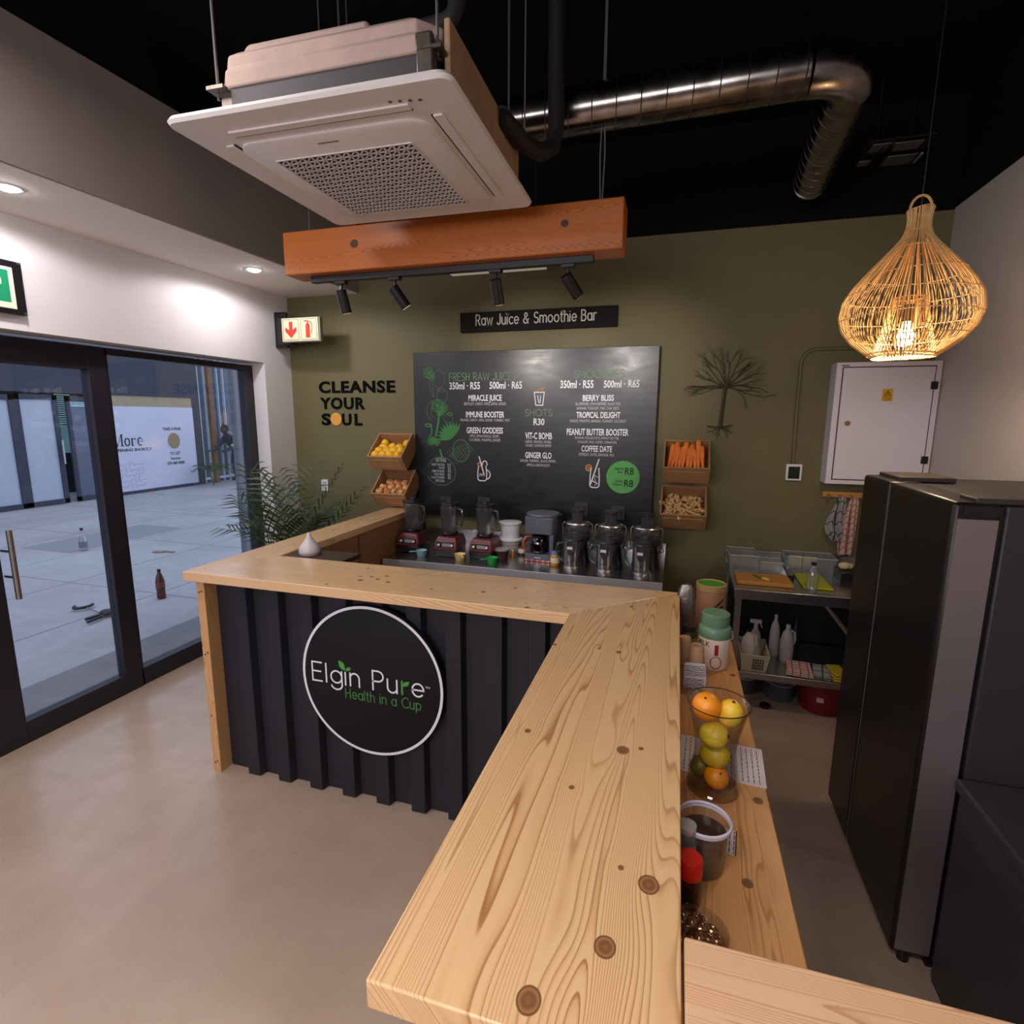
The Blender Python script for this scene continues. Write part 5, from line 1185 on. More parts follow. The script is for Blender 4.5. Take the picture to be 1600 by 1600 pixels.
jugb('cleaner_bottle', (.655, 3.62, ZU), 'slim white bottle beside the handled jug on the under-shelf', .030, .028, .27, m_wj, m_wj, False)
jugb('cleaner_jug', (.715, 3.55, ZU), 'grey white jug with a side handle on the under-shelf', .040, .036, .235, m_gj, m_wj)
jugb('cleaner_bottle', (.78, 3.66, ZU), 'dark blue bottle in the shadows of the under-shelf', .022, .022, .24, M('dark_blue_bottle', (34, 48, 74), 0.4), M('dark_teal', (34, 56, 56), 0.4), False)
def cloth_mat(name, base, line, freq, w_=.12):
    g = Nodes(name); s, v = g.obj(); col = C(*base)
    fx_ = g.math('FRACT', g.math('MULTIPLY', s[0], freq)); fy_ = g.math('FRACT', g.math('MULTIPLY', g.math('ADD', s[1], s[2]), freq))
    a = g.math('LESS_THAN', fx_, w_); b_ = g.math('LESS_THAN', fy_, w_)
    g.put(g.b.inputs['Base Color'], g.mix(g.math('MAXIMUM', a, b_), col, C(*line))); g.b.inputs['Roughness'].default_value = 0.9
    g.bump(g.noise(v, 300, 2), .2, .002)
    return g.m
m_pink = cloth_mat('pink_check_cloth', (206, 168, 160), (120, 56, 56), 24); m_greyc = cloth_mat('grey_striped_cloth', (150, 148, 152), (44, 42, 48), 14, .10)
def folded(name, label, loc, w_, d_, h, mat, rz=0):
    mb = MB(); 
    for k in range(3): mb.loft([[(-w_+.004*k, -d_+.004*k, h*k/3), (w_-.003*k, -d_+.002*k, h*k/3), (w_-.004*k, d_, h*k/3), (-w_, d_-.004*k, h*k/3)], [(-w_+.004*k, -d_+.003*k, h*(k+.9)/3), (w_-.003*k, -d_, h*(k+.9)/3), (w_-.004*k, d_, h*(k+.9)/3), (-w_, d_-.003*k, h*(k+.9)/3)]])
    o = tag(mb.build(name, mat, bevel=.006), label, 'cloth', 'folded cloths on the under-shelf'); o.location = loc; o.rotation_euler = (0, 0, rz); return o
folded('folded_cloth', 'folded pink and maroon checked cloth on the under-shelf', (.765, 3.41, ZU), .072, .085, .034, m_pink, -.12)
folded('folded_cloth', 'folded grey cloth beside the pink checked one', (.885, 3.41, ZU), .05, .08, .030, m_greyc, -.2)
folded('folded_cloth', 'crumpled yellow cloth hanging off the under-shelf near the fridge', (.965, 3.40, ZU), .045, .08, .045, M('mustard_cloth', (176, 152, 30), 0.9), .1)
rt = thing('red_tub', 'red plastic tub on the floor under the prep bench', 'tub', (.925, 3.52, 0)); m_redp = M('dark_red_plastic', (122, 18, 26), 0.4)
MB().lathe([(.105, 0), (.118, .008), (.138, .10), (.145, .195), (.150, .20), (.141, .198), (.130, .10), (.105, .012), (.001, .010)], n=36, caps=False).build('tub_wall', m_redp, rt, local=True)
mb = MB(); mb.add([(.1435*math.sin(a), -.1435*math.cos(a), z) for a in (-.40, -.27, -.14) for z in (.095, .125)], [(0, 2, 3, 1), (2, 4, 5, 3)]); mb.build('white_label', M('pinkish_label', (206, 170, 170), 0.5), rt, smooth=False, local=True)
def bucket(loc, label, r, h):
    t = thing('grey_bucket', label, 'bucket', loc, group='grey buckets under the prep bench')
    MB().lathe([(r*.85, 0), (r*.88, .006), (r*1.0, h), (r*1.04, h+.004), (r*.97, h), (r*.86, .01), (.001, .008)], n=30, caps=False).build('bucket_wall', M('smoky_grey_plastic', (92, 96, 106), 0.35), t, local=True)
    MB().tube([(r*1.03*math.cos(R(a)), -r*1.03*abs(math.sin(R(a)))-.004, h-.01-.05*math.sin(R(a))) for a in range(0, 181, 15)], .004, 6).build('wire_handle', M('pale_handle', (176, 176, 182), 0.4), t, local=True)
    return t
bucket((.70, 3.60, 0), 'grey bucket with a pale handle beside the red tub', .105, .17)
bucket((.50, 3.62, 0), 'dark grey bucket nearest the serving counter, under the prep bench', .085, .17)
tag(MB().lathe([(.03, 0), (.03, .02), (.012, .03)], n=16).build('castor', m_blackp), 'small black castor on the floor in front of the grey bucket', 'castor').location = (.60, 3.42, 0)

# hook rail and towels
hk = thing('hook_rail', 'orange-brown wooden hook rail under the electrical cabinet', 'hook rail', (1.07, 3.98, 1.24))
box(.925, 1.22, 3.975, 3.999, 1.243, 1.280).build('rail', w_cut, hk, bevel=.003)
for x in (.955, 1.02, 1.085, 1.15): MB().tube([(x, 3.975, 1.262), (x, 3.95, 1.258), (x, 3.938, 1.235), (x, 3.945, 1.222)], .006, 8).build('hook', m_brush, hk)
def towel(name, label, pts, mat):
    """cloth gathered at a hook: rows of (z, centre x, half width, folds depth)"""
    mb = MB(); n = 25; rings = []
    vs = []; 
    for (z, cx_, w_, d_) in pts:
        for j in range(n):
            u = j/(n-1)*2-1; vs.append((cx_+w_*u, 3.938-d_*(.5+.5*math.cos(u*7+z*9)), z - .03*abs(u)*w_/.06*(1 if u < 0 else .5)))
    m = len(pts); fs = [(i*n+j, i*n+j+1, (i+1)*n+j+1, (i+1)*n+j) for i in range(m-1) for j in range(n-1)]
    mb.add(vs, fs); return tag(mb.build(name, mat, solid=.004, sub=1), label, 'towel', 'tea towels on the hook rail')
towel('tea_towel', 'grey tea towel with black stripes hanging from the hook rail', [(1.258, 1.03, .020, .012), (1.22, 1.025, .030, .02), (1.15, 1.01, .045, .028), (1.08, 1.0, .062, .03), (1.02, 1.02, .055, .03), (.965, 1.045, .03, .026)], m_greyc)
towel('tea_towel', 'pink and maroon checked tea towel hanging beside the fridge', [(1.255, 1.10, .022, .012), (1.20, 1.095, .032, .022), (1.10, 1.085, .040, .03), (1.0, 1.08, .048, .032), (.93, 1.075, .048, .03), (.875, 1.08, .036, .026)], m_pink)

# ================================================================ overhead: air-conditioning cassette
ac = thing('ceiling_cassette_unit', 'white square ceiling air-conditioning cassette hung from rods above the counter', 'air conditioner', (-1.07, 1.885, 2.6), (0, 0, R(1.2)))
L = dict(local=True)
m_ac = M('warm_white_plastic', (230, 225, 224), 0.45, var=0.02); m_acd = M('grille_dark', (34, 28, 26), 0.8); m_foam = M('pinkish_foam_insulation', (190, 164, 154), 0.85, var=0.10, vs=9, bump=0.5, bs=30)
S = .458
def rrect(a, r, z, n=5):
    p = []
    for cx_, cy_, a0 in ((a-r, a-r, 0), (-a+r, a-r, 90), (-a+r, -a+r, 180), (a-r, -a+r, 270)):
        p += [(cx_+r*math.cos(R(a0+90*i/n)), cy_+r*math.sin(R(a0+90*i/n)), z) for i in range(n+1)]
    return p
MB().loft([rrect(.43, .04, .030), rrect(S-.004, .04, .020), rrect(S, .035, .010), rrect(S-.006, .032, 0.0)]).build('fascia_panel', m_ac, ac, **L)
g = MB(); g.X = Matrix.Translation((-.012, .03, 0)); g.loft([rrect(.333, .07, 0), rrect(.333, .07, -.007), rrect(.326, .065, -.010)]); g.build('intake_frame', m_ac, ac, **L)
MB().box(-.272, .222, -.190, .315, -.0112, -.0095).build('grille_back', m_acd, ac, smooth=False, **L)
lat = MB(); x0, x1, y0, y1 = -.272, .222, -.190, .315; nx, ny = 15, 16
def bar(a, b, w_=.0052):
    d = Vector(b)-Vector(a); n = Vector((-d.y, d.x)).normalized()*w_/2
    lat.prism([(a[0]-n.x, a[1]-n.y), (b[0]-n.x, b[1]-n.y), (b[0]+n.x, b[1]+n.y), (a[0]+n.x, a[1]+n.y)], -.0150, -.0112)
for i in range(nx+1): bar((x0+(x1-x0)*i/nx, y0), (x0+(x1-x0)*i/nx, y1))
for j in range(ny+1): bar((x0, y0+(y1-y0)*j/ny), (x1, y0+(y1-y0)*j/ny), .005)
for k in range(-ny, nx):
    i0, i1 = max(k, 0), min(k+ny, nx)
    for i in range(i0, i1): bar((x0+(x1-x0)*i/nx, y0+(y1-y0)*(i-k+1)/ny), (x0+(x1-x0)*(i+1)/nx, y0+(y1-y0)*(i-k)/ny), .0036)
lat.build('grille_lattice', m_ac, ac, smooth=False, **L)
for nm, a in (('air_flap', (-.30, .30, -.372, -.343)), ('air_flap', (-.30, .30, .343, .372)), ('air_flap', (-.372, -.343, -.30, .30)), ('air_flap', (.343, .372, -.30, .30))):
    MB().box(a[0], a[1], a[2], a[3], -.006, .0).build(nm, m_ac, ac, bevel=.002, **L)
mb = MB()
for a in ((-.30, .30, -.3425, -.3375), (-.30, .30, .3375, .3425), (-.3425, -.3375, -.30, .30), (.3375, .3425, -.30, .30)): mb.box(*a, -.0035, .001)
mb.build('air_slots', m_acd, ac, smooth=False, **L)
mb = MB()
for k, y in enumerate((-.388, -.388, -.388, -.388)): mb.lathe([(.006, -.0015), (.001, -.0016)], c=(.255+.028*k, y+.004*k, 0), n=8)
mb.lathe([(.005, -.0015), (.001, -.0016)], c=(.262, -.352, 0), n=8); mb.build('indicator_marks', M('grey_marks', (96, 86, 82), 0.6), ac, **L)
mb = MB(); mb.X = Matrix.Translation((-.03, -.255, -.0118)) ; mb.ribbon([(-.035, 0), (.035, 0)], .006); mb.X = Matrix.Translation((-.03, .322, -.0118)); mb.ribbon([(-.03, 0), (.03, 0)], .004); mb.build('maker_mark', M('dull_grey_mark', (128, 116, 110), 0.6), ac, smooth=False, **L)
BX = .02
def chamf(a, c, z): return [(x+BX, y, z) for x, y in ((a, -a+c), (a, a-c), (a-c, a), (-a+c, a), (-a, a-c), (-a, -a+c), (-a+c, -a), (a-c, -a))]
MB().loft([chamf(.358, .05, .02), chamf(.358, .05, .125)]).build('body_band', M('slate_band', (70, 64, 68), 0.6), ac, smooth=False, **L)
MB().loft([chamf(.365, .052, .122), chamf(.368, .052, .165), chamf(.362, .055, .172), chamf(.362, .055, .205), chamf(.345, .07, .222)]).build('foam_cover', m_foam, ac, bevel=.008, **L)
MB().loft([[(x, y, .215) for x, y in ((-.27, -.335), (.17, -.335), (.17, .33), (-.27, .33))], [(x, y, .258) for x, y in ((-.255, -.32), (.155, -.32), (.155, .31), (-.255, .31))]]).build('foam_lid', m_foam, ac, bevel=.012, **L)
MB().box(.392, .410, -.33, .40, .03, .215).build('side_foam_sheet', M('tan_foam_sheet', (182, 146, 118), 0.9, var=0.15, vs=14), ac, bevel=.004, **L)
m_galv = M('dull_galvanised', (112, 100, 92), 0.4, metal=0.7, var=0.25, vs=30)
for sx in (-1, 1):
    for sy in (-1, 1):
        x_, y_ = BX+sx*.352, sy*.355
        MB().box(x_-.03, x_+.03, y_-.022, y_+.022, .118, .128).box(x_-sx*.02-.02, x_-sx*.02+.02, y_-sy*.02-.015, y_-sy*.02+.015, .03, .125).build('hanging_bracket', m_galv, ac, **L)
        MB().cyl((x_+sx*.01, y_-sy*.005, .10), (x_+sx*.01, y_-sy*.005, .95), .0045, n=8).build('threaded_rod', M('grey_rod', (118, 116, 116), 0.4, metal=0.6), ac, **L)
MB().box(.335, .385, -.392, -.36, .03, .115).box(.325, .375, -.375, -.35, .11, .165).build('corner_plate', m_galv, ac, bevel=.006, **L)

m_rod = M('thin_grey_cable', (112, 108, 104), 0.5, metal=0.4)
for x, y, z, lb in ((-1.55, 2.28, 2.9, 'thin suspension wire left of the far side of the air-conditioning unit'), (-1.415, 2.28, 2.9, 'thin suspension wire behind the air-conditioning unit, second from the left'), (-.619, 2.20, 2.80, 'thin suspension wire just right of the air-conditioning unit')):
    tag(MB().cyl((x, y, z), (x, y, 3.55), .003, n=6).build('suspension_wire', m_rod), lb, 'wire', 'thin wires hanging from the black ceiling')
m_ins = M('black_pipe_insulation', (24, 22, 24), 0.7)
tag(MB().tube([(-.66, 2.02, 2.79), (-.62, 2.20, 2.77), (-.585, 2.33, 2.79), (-.555, 2.385, 2.83), (-.542, 2.40, 2.90), (-.545, 2.40, 3.05), (-.549, 2.40, 3.55)], .033, 16).build('insulated_pipe', m_ins), 'thick black insulated pipe rising beside the air-conditioning unit', 'pipe')
tag(MB().tube([(-.80, 1.70, 2.888), (-.74, 1.70, 2.89), (-.705, 1.70, 2.90), (-.688, 1.70, 2.93), (-.686, 1.70, 3.55)], .026, 14).build('insulated_pipe', m_ins), 'short black insulated elbow on top of the air-conditioning unit', 'pipe')

# spiral duct
g = Nodes('galvanised_duct'); s, v = g.obj(); g.b.inputs['Metallic'].default_value = 1.0
g.put(g.b.inputs['Base Color'], g.ramp(g.noise(v, 14, 3), [(0.35, C(118, 112, 110)), (0.7, C(160, 154, 150))])); g.put(g.b.inputs['Roughness'], g.ramp(g.noise(v, 9, 2), [(0.3, (.15,)*3+(1,)), (0.7, (.26,)*3+(1,))]))
dc = thing('spiral_duct', 'galvanised spiral duct crossing the black ceiling with a downturned elbow', 'duct', (-.2, 2.58, 3.05))
P_ = [(-.83, 2.60, 3.05), (-.40, 2.585, 3.05), (.02, 2.575, 3.05), (.40, 2.56, 3.05), (.46, 2.565, 3.05), (.515, 2.59, 3.05), (.555, 2.64, 3.05), (.575, 2.70, 3.05), (.583, 2.90, 3.05), (.605, 3.30, 3.05), (.632, 3.66, 3.05)]
def densify(P, n):
    out = []
    for a, b in zip(P[:-1], P[1:]):
        k = max(1, int((Vector(b)-Vector(a)).length/n)); out += [tuple(Vector(a).lerp(Vector(b), i/k)) for i in range(k)]
    return out+[P[-1]]
MB().tube(densify(P_[:4], .03), .090, 28).build('straight_run', g.m, dc)
MB().tube(densify(P_[3:8], .05), .092, 28).build('elbow', g.m, dc)
MB().tube(densify(P_[7:], .03), .087, 28).build('return_run', g.m, dc)
def seams(P, r, step, nm):
    mb = MB(); acc = 0; 
    D = densify(P, .004); last = None
    for i in range(1, len(D)-1):
        acc += (Vector(D[i])-Vector(D[i-1])).length
        if acc >= step:
            acc = 0; t = (Vector(D[i+1])-Vector(D[i-1])).normalized(); u = t.cross(Vector((0, 0, 1))).normalized(); w_ = u.cross(t)
            mb.tube([tuple(Vector(D[i])+t*(.016*math.cos(2*PI*k/28))+(u*math.cos(2*PI*k/28)+w_*math.sin(2*PI*k/28))*r) for k in range(28)], .0022, 4, closed=True)
    mb.build(nm, M('dark_seam', (84, 78, 76), 0.35, metal=0.9), dc)
seams(P_[:4], .0905, .098, 'run_seams'); seams(P_[7:], .0875, .085, 'return_seams')
mb = MB(); mb.tube([(.632, 3.655, 3.05), (.633, 3.672, 3.05)], .090, 28); mb.build('end_collar', g.m, dc)
cf = thing('ceiling_fitting', 'small grey metal fitting with dark gaps on the black ceiling beyond the duct', 'ceiling fitting', (1.05, 3.85, 3.2))
m_gm = M('dull_grey_metal', (120, 118, 124), 0.35, metal=0.5, var=0.2, vs=20)
MB().box(.93, 1.02, 3.70, 3.80, 3.215, 3.222).box(1.035, 1.17, 3.70, 3.80, 3.21, 3.217).box(1.04, 1.19, 3.84, 3.97, 3.20, 3.207).box(.92, .98, 3.90, 3.97, 3.212, 3.22).build('plates', m_gm, cf, bevel=.002)
MB().box(.90, 1.22, 3.68, 3.99, 3.225, 3.233).cyl((.95, 3.72, 3.23), (.95, 3.72, 3.55), .004, n=6).cyl((1.18, 3.95, 3.23), (1.18, 3.95, 3.55), .004, n=6).box(1.02, 1.032, 3.70, 3.98, 3.19, 3.225).box(.985, 1.0, 3.74, 3.98, 3.19, 3.225).build('dark_frame', m_blackm, cf, smooth=False)
MB().cyl((1.21, 3.84, 3.20), (1.21, 3.95, 3.20), .008, n=8).build('bright_pin', M('bright_pin', (230, 234, 240), 0.2, metal=0.8), cf)

# ---- timber beam with a lighting track
w_beam = wood('stained_beam', (198, 112, 46), (164, 82, 30), (92, 42, 14), 'XZ', 40, [(2.575, -1.56, .020), (2.575, -.52, .016)], 61.0, 0.35, lines=0.8, knotcol=(70, 32, 12))
bm_ = thing('timber_beam', 'orange stained timber beam hung on wires, carrying a black lighting track', 'beam', (-1.12, 2.57, 2.455))
reparent(box(-1.972, -.268, 2.50, 2.65, 2.455, 2.66).build('beam_body', w_beam, bevel=.006), bm_)
box(-1.86, -.40, 2.555, 2.59, 2.425, 2.455).build('lighting_track', m_blackm, bm_, bevel=.002)
for x in (-.372, -.380): MB().tube([(x, 2.57, 2.66), (x+(-.006 if x < -.375 else .006), 2.57, 2.85), (x, 2.57, 3.05), (x*.5-.188, 2.57, 3.55)], .0035, 6).build('hanging_wire', m_rod, bm_)
MB().cyl((-1.859, 2.57, 2.66), (-1.859, 2.57, 3.55), .003, n=6).build('hanging_wire', m_rod, bm_)

m_head = M('black_spot_head', (22, 20, 22), 0.4); m_lens = M('lit_lens', (255, 236, 206), 0.4, emit=1.5)
SP = [(-1.69, (0.05, .35, -1.0), 'black track spotlight nearest the left end of the beam', (-2.45, 3.98, 1.8), 14), (-1.385, (.45, .40, -.8), 'black track spotlight tilted to the right, second along the beam', (-1.06, 3.95, 2.05), 36),
      (-.858, (.06, .40, -1.0), 'black track spotlight hanging straight, third along the beam', (-.88, 3.60, .85), 26), (-.515, (.5, .55, -.8), 'black track spotlight tilted outward near the right end of the beam', (-.36, 3.95, 2.05), 30)]
for x, d, lb, tgt, pw in SP:
    t = thing('track_spotlight', lb, 'spotlight', (x, 2.5725, 2.425), group='spotlights on the beam track')
    MB().box(x-.03, x+.03, 2.555, 2.59, 2.410, 2.425).build('track_adapter', m_head, t, bevel=.002)
    MB().cyl((x, 2.5725, 2.37), (x, 2.5725, 2.41), .007, n=10).build('stem', m_head, t)
    dv = Vector(d).normalized(); c = Vector((x, 2.5725, 2.362))
    a, b_ = c - dv*.022, c + dv*.092
    MB().cyl(tuple(a), tuple(b_), .027, n=24).build('lamp_head', m_head, t, bevel=.003)
    MB().cyl(tuple(b_), tuple(b_+dv*.001), .021, n=20).build('lens', m_lens, t)
    spot('track_spot_lamp', tuple(b_+dv*.012), tgt, pw, (1.0, .90, .82), 58, .85, .02)
bt = thing('batten_light', 'slim off-white batten fitting seen under the beam in front of the olive wall', 'light fitting', (-1.13, 3.4, 2.66))
MB().loft([[(-1.435, 3.38, 2.630), (-.818, 3.38, 2.630), (-.818, 3.43, 2.630), (-1.435, 3.43, 2.630)], [(-1.435, 3.385, 2.68), (-.818, 3.385, 2.68), (-.818, 3.425, 2.68), (-1.435, 3.425, 2.68)]]).build('body', M('faint_glow_batten', (206, 190, 172), 0.5, emit=0.3), bt, bevel=.003)  # faint glow in the body stands in for light falling on it
for x in (-1.36, -.89): MB().cyl((x, 3.405, 2.68), (x, 3.405, 3.55), .0022, n=6).build('hanging_wire', m_blackm, bt)

# ---- recessed downlights in the soffit
m_dl = M('downlight_glow', (255, 250, 252), 0.4, emit=80.0)
for y, x, lb in ((1.80, -2.79, 'recessed downlight in the white soffit at the left edge'), (3.18, -2.75, 'recessed downlight in the white soffit near the olive wall'), (.40, -2.80, 'recessed downlight in the white soffit over the door, out of view')):
    if y < 1:   # a further lamp of the same row, beyond the frame
        spot('downlight_lamp', (x, y, 2.69), (x, y, 0), 23, (1.0, .96, .985), 174, .25, .05); continue
    t = thing('downlight', lb, 'downlight', (x, y, 2.7), group='recessed soffit downlights')
    MB().lathe([(.050, 0), (.050, -.004), (.040, -.004)], c=(x, y, 2.70), n=28, caps=False).build('trim_ring', m_whitep, t)
    MB().lathe([(.040, -.002), (.036, -.008), (.022, -.013), (.001, -.014)], c=(x, y, 2.70), n=28, caps=False).build('lamp_disc', m_dl, t)
    spot('downlight_lamp', (x, y, 2.682), (x, y, 0), 23, (1.0, .96, .985), 174, .25, .05)

# ---- rattan pendant
lp = thing('rattan_pendant', 'glowing open-weave rattan pendant lamp near the right wall', 'pendant lamp', (.838, 2.6, 1.99)); LX, LY, LZ = .838, 2.6, 1.99
m_cane = M('honey_cane', (220, 178, 120), 0.55, var=0.12, vs=30)
pf = [(.0, .105), (.02, .135), (.06, .185), (.11, .222), (.165, .236), (.22, .228), (.27, .200), (.32, .160), (.37, .116), (.41, .080), (.445, .052), (.475, .040), (.51, .038), (.545, .043)]
def prof_r(z):
    for (z0, r0), (z1, r1) in zip(pf[:-1], pf[1:]):
        if z <= z1: return r0+(r1-r0)*(z-z0)/(z1-z0)
    return pf[-1][1]
mb = MB(); rnd = random.Random(11); N = 108
for k in range(N):
    a = 2*PI*k/N + rnd.uniform(-.012, .012); tw = rnd.uniform(-.05, .05); top = .545 if k % 3 else .445
    pts = [(LX+r*math.cos(a+tw*z/.5), LY+r*math.sin(a+tw*z/.5), LZ+z) for z, r in pf if z <= top+.001]
    mb.tube(pts, .0019, 4, caps=False)
mb.build('cane_ribs', m_cane, lp)
for z in (.002, .012, .075, .15, .235, .31, .40, .47, .545): 
    r = prof_r(z)+.001; mb = MB(); mb.tube([(LX+r*math.cos(2*PI*i/40), LY+r*math.sin(2*PI*i/40), LZ+z+.004*math.sin(4*PI*i/40+z*30)) for i in range(40)], .0026 if z in (.002, .012) else .002, 5, closed=True)
    mb.build('weave_band', m_cane, lp)
mb = MB(); mb.tube([(LX-.036, LY, LZ+.535)]+[(LX-.036*math.cos(R(a)), LY, LZ+.545+.05*math.sin(R(a))) for a in range(0, 181, 15)]+[(LX+.036, LY, LZ+.535)], .005, 6); mb.build('top_loop', m_cane, lp)
mb = MB()
for k in range(44):
    a = 2*PI*k/44; mb.tube([(LX+r*math.cos(a), LY+r*math.sin(a), LZ+z) for z, r in ((.01, .108), (.06, .095), (.12, .080), (.18, .066), (.225, .056))], .0017, 4, caps=False)
for z, r in ((.225, .056), (.12, .081), (.06, .0955)): mb.tube([(LX+r*math.cos(2*PI*i/30), LY+r*math.sin(2*PI*i/30), LZ+z) for i in range(30)], .002, 5, closed=True)
mb.build('inner_cone', m_cane, lp)
MB().cyl((LX, LY, LZ+.135), (LX, LY, LZ+.20), .019, n=16).build('bulb_socket', m_blackp, lp)
MB().lathe([(.012, .135), (.016, .115), (.028, .085), (.030, .068), (.022, .048), (.001, .040)], c=(LX, LY, LZ), n=20).build('bulb', M('warm_bulb', (255, 226, 170), 0.4, emit=40.0), lp)
MB().cyl((LX, LY, LZ+.20), (LX, LY, 3.55), .0025, n=8).build('flex', m_blackm, lp)
d = bpy.data.lights.new('pendant_bulb', 'POINT'); d.energy = 12; d.color = (1.0, .78, .54); d.shadow_soft_size = .03
o = bpy.data.objects.new('pendant_bulb', d); COL.objects.link(o); o.location = (LX, LY, LZ+.02)

# ================================================================ palm beside the counter
pm = thing('potted_palm', 'potted feather palm between the glass front and the counter', 'palm', (-2.62, 3.25, 0))
m_leaf = fruit_mat('palm_leaf', (34, 54, 30), (62, 84, 46), 0.45, 1.0, 0.0); m_rach = M('palm_stalk', (96, 104, 58), 0.5)
MB().lathe([(.13, 0), (.15, .01), (.19, .34), (.20, .36), (.185, .36), (.17, .32), (.001, .32)], c=(-2.62, 3.25, 0), n=30).build('pot', M('charcoal_pot', (54, 52, 54), 0.6), pm)
MB().lathe([(.168, .33), (.001, .335)], c=(-2.62, 3.25, 0), n=20).build('soil', M('dark_soil', (44, 34, 26), 0.9, var=.3, vs=60), pm)
rnd = random.Random(21)
def frond(parent, base, tip, arch, nleaf, ll, wl=.015, off_=None):
    B, T = Vector(base), Vector(tip); pts = []
    for i in range(13):
        t_ = i/12; p = B.lerp(T, t_); p.z += arch*math.sin(PI*t_**.8)*(1-.25*t_); pts.append(p)
    fr_ = MB().tube([tuple(p) for p in pts], [.005*(1-.8*i/12) for i in range(13)], 5).build('frond', m_rach, parent)
    mb = MB()
    for k in range(nleaf):
        t_ = .28+.70*k/(nleaf-1); i = min(11, int(t_*12)); p = pts[i].lerp(pts[i+1], t_*12-i); d = (pts[i+1]-pts[i]).normalized()
        side = d.cross(Vector((0, 0, 1)));  side = side.normalized() if side.length > .05 else Vector((1, 0, 0)); up = side.cross(d)
        for s_ in (-1, 1):
            Lf = ll*(.55+.45*math.sin(PI*min(1, t_*1.02)))*rnd.uniform(.85, 1.1)
            dirv = (d*.62+side*s_*.85+up*.12).normalized(); q = p.copy(); e1 = p+dirv*Lf*.5+Vector((0, 0, .01)); e2 = p+dirv*Lf+Vector((0, 0, -.22*Lf))
            wv = d.cross(dirv).cross(dirv).normalized()*wl*.5
            wv = (d-dirv*d.dot(dirv)).normalized()*wl*.5
            mb.add([tuple(p-wv*.4), tuple(p+wv*.4), tuple(e1+wv), tuple(e1-wv), tuple(e2)], [(0, 1, 2, 3), (3, 2, 4)])
    mb.build('leaflets', m_leaf, fr_)
TIPS = [(-2.16, 3.35, 1.19), (-2.34, 3.42, 1.34), (-2.93, 3.45, 1.30), (-3.10, 3.40, 1.34), (-3.05, 3.22, 1.14), (-3.0, 3.05, .95), (-2.66, 3.55, 1.36), (-2.42, 3.15, 1.02), (-2.74, 3.12, 1.32), (-2.97, 3.60, 1.18), (-2.35, 3.52, 1.10), (-2.78, 2.95, 1.04), (-2.62, 3.62, 1.06), (-2.55, 3.02, 1.10)]
for i, tp in enumerate(TIPS):
    a = i*2.4; bz = (-2.62+.03*math.cos(a), 3.25+.03*math.sin(a), .33)
    frond(pm, bz, tp, .16+.05*(i % 3), 11, .34)
ep = thing('courtyard_palm', 'small green palm at the foot of the glazed screen across the courtyard', 'palm', (-11.1, 10.9, 0))
for i in range(9):
    a = R(i*40); frond(ep, (-11.1, 10.9, 0.0), (-11.1+.45*math.cos(a), 10.9+.45*math.sin(a), .38+.1*(i % 2)), .3, 12, .22, .02)

# ================================================================ things lying in the courtyard, and the worker
t = thing('drink_bottle', 'brown plastic drink bottle with a dark label standing in the courtyard', 'bottle', (-4.73, 3.90, -.01))
m_cola = M('brown_tinted_plastic', (96, 46, 34), 0.25)
MB().lathe([(.030, 0), (.034, .01), (.032, .07), (.0345, .10), (.034, .15), (.026, .19), (.013, .225), (.012, .235)], n=24).build('bottle_body', m_cola, t, local=True)
MB().lathe([(.0352, .095), (.0352, .148)], n=24, caps=False).build('label', M('maroon_label', (128, 62, 58), 0.5), t, local=True)
MB().lathe([(.0135, .235), (.0135, .252), (.001, .253)], n=14).build('cap', m_blackp, t, local=True)
t.scale = (1.15, 1.15, 1.15)
t = thing('spray_bottle', 'clear bottle with a dark top standing further out in the courtyard', 'bottle', (-7.38, 5.06, -.01))
MB().lathe([(.044, 0), (.048, .01), (.047, .13), (.034, .17), (.017, .22), (.016, .27)], n=22).build('bottle_body', m_plastic, t, local=True)
MB().lathe([(.049, .04), (.049, .11)], n=22, caps=False).build('label', M('grey_label_band', (112, 118, 134), 0.5), t, local=True)
MB().lathe([(.018, .27), (.018, .30), (.001, .302)], n=14).build('cap', m_blackp, t, local=True)
t = thing('hooked_tool', 'black hooked tool with two short rods lying on the courtyard paving', 'tool', (-4.80, 3.35, -.01))
m_tool = M('black_tool_rubber', (30, 30, 42), 0.5)
MB().tube([(-5.11, 3.45, .012), (-4.95, 3.41, .01), (-4.79, 3.36, .014)], .006, 8).build('shaft', M('steel_shaft', (150, 154, 166), 0.4, metal=0.6), t)
MB().tube([(-5.15+.06*math.cos(R(a)), 3.46+.075*math.sin(R(a)), .016) for a in range(-150, 60, 20)], .014, 8).build('hook_grip', m_tool, t)
MB().tube([(-4.79, 3.22, .012), (-4.77, 3.33, .016)], .013, 8).tube([(-4.71, 3.18, .012), (-4.72, 3.31, .016)], .013, 8).build('rods', m_tool, t)
MB().ball((-4.755, 3.385, .026), .05, 1.3, 1.1, .5, 14, 8).build('bundle', m_tool, t)
tag(MB().box(-6.45, -6.30, 5.25, 5.33, -.009, -.002).box(-6.38, -6.18, 5.31, 5.36, -.009, -.001).build('cardboard_scrap', M('brown_card_scrap', (138, 118, 100), 0.8)), 'brown scrap of card lying on the courtyard paving', 'scrap')

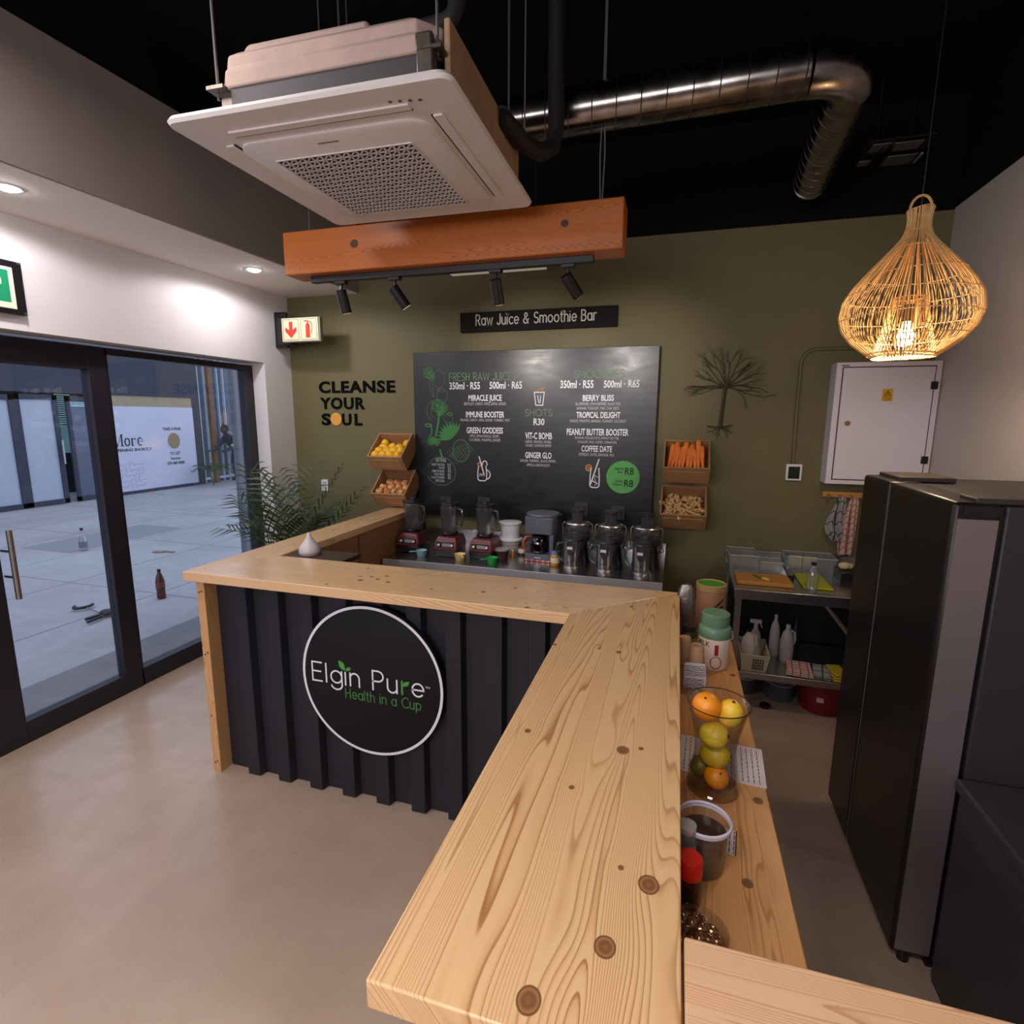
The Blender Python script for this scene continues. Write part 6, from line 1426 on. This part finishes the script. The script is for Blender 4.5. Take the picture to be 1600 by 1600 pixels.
# worker bending forward beyond the paving, seen from behind through the fixed light
wk = thing('person', 'person in dark blue overalls with reflective bands bending forward beyond the courtyard', 'person', (-11.3, 12.2, 0))
PX, PY = -11.35, 12.06
def skinned(name, verts, edges, radii, mat, parent, root=0):
    me = bpy.data.meshes.new(name); me.from_pydata([tuple(Vector(v)-OFF[parent.name]) for v in verts], edges, []); me.materials.append(mat)
    o = bpy.data.objects.new(name, me); COL.objects.link(o); o.parent = parent; OFF[o.name] = OFF[parent.name]
    md = o.modifiers.new('skin', 'SKIN'); md.use_smooth_shade = True
    for i, r in enumerate(radii):
        sv = me.skin_vertices[0].data[i]; sv.radius = (r, r); sv.use_root = (i == root)
    sb = o.modifiers.new('sub', 'SUBSURF'); sb.levels = 1; sb.render_levels = 1
    return o
V = [(PX, PY, .86), (PX+.02, PY-.14, 1.02), (PX+.03, PY-.30, 1.14), (PX+.03, PY-.36, 1.22), (PX+.03, PY-.42, 1.30),
     (PX+.11, PY, .82), (PX+.13, PY-.02, .46), (PX+.14, PY+.05, .08), (PX+.15, PY-.10, .03),
     (PX-.11, PY+.02, .82), (PX-.13, PY-.05, .46), (PX-.13, PY+.02, .08), (PX-.13, PY-.14, .03),
     (PX+.20, PY-.30, 1.14), (PX+.26, PY-.44, .92), (PX+.20, PY-.66, .84), (PX+.18, PY-.74, .83),
     (PX-.16, PY-.30, 1.14), (PX-.20, PY-.46, .94), (PX-.14, PY-.68, .86), (PX-.12, PY-.76, .85)]
E = [(0, 1), (1, 2), (2, 3), (3, 4), (0, 5), (5, 6), (6, 7), (7, 8), (0, 9), (9, 10), (10, 11), (11, 12), (2, 13), (13, 14), (14, 15), (15, 16), (2, 17), (17, 18), (18, 19), (19, 20)]
RR = [.15, .145, .15, .06, .05, .10, .075, .05, .045, .10, .075, .05, .045, .075, .055, .04, .035, .075, .055, .04, .035]
m_ov = M('navy_overalls', (40, 46, 84), 0.8, var=.1, vs=10); m_skin = M('dark_skin', (66, 46, 42), 0.6)
skinned('body', V, E, RR, m_ov, wk)
hd = MB().ball((PX+.03, PY-.46, 1.38), .10, .82, .95, 1.1, 18, 12); hd.ball((PX+.03, PY-.555, 1.36), .018, .8, 1, 1.2, 8, 6)
for s_ in (-1, 1): hd.ball((PX+.03+s_*.082, PY-.45, 1.375), .02, .5, 1, 1.3, 8, 6)
hd.build('head', m_skin, wk); MB().ball((PX+.03, PY-.44, 1.405), .103, .84, .95, 1.0, 18, 12).build('hair', M('short_black_hair', (24, 22, 26), 0.9), wk)
for s_ in (-1, 1):
    hx, hy, hz = (PX+.18, PY-.76, .83) if s_ > 0 else (PX-.12, PY-.78, .85)
    mb = MB().ball((hx, hy-.02, hz), .04, .8, 1, .5, 10, 8)
    for f_ in range(4): mb.tube([(hx-.028+.018*f_, hy-.05, hz), (hx-.028+.018*f_, hy-.085+.006*abs(f_-1.5), hz-.01), (hx-.028+.018*f_, hy-.10+.008*abs(f_-1.5), hz-.03)], .009, 6)
    mb.tube([(hx-s_*.03, hy-.02, hz), (hx-s_*.055, hy-.05, hz-.01)], .010, 6); mb.build('hand', m_skin, wk)
m_refl = M('reflective_band', (196, 200, 206), 0.4)
mb = MB()
for (c_, r) in (((PX+.02, PY-.05, .93), .178),): mb.tube([(c_[0]+r*math.cos(2*PI*i/24), c_[1]+r*.95*math.sin(2*PI*i/24), c_[2]+.04*math.sin(2*PI*i/24)) for i in range(24)], .024, 6, closed=True)
for s_ in (-1, 1): mb.tube([(PX+.02+s_*.09, PY+.13, .96), (PX+.02+s_*.10, PY+.02, 1.17), (PX+.02+s_*.10, PY-.18, 1.30)], .022, 6)
mb.build('reflective_bands', m_refl, wk)
mb = MB()
for s_ in (-1, 1): mb.tube([(PX+.02+s_*.24+(.0), PY-.42, .965), (PX+.02+s_*.23, PY-.47, .93)], .062, 10)
mb.build('cuff_bands', M('lime_reflective_band', (176, 190, 120), 0.5), wk)
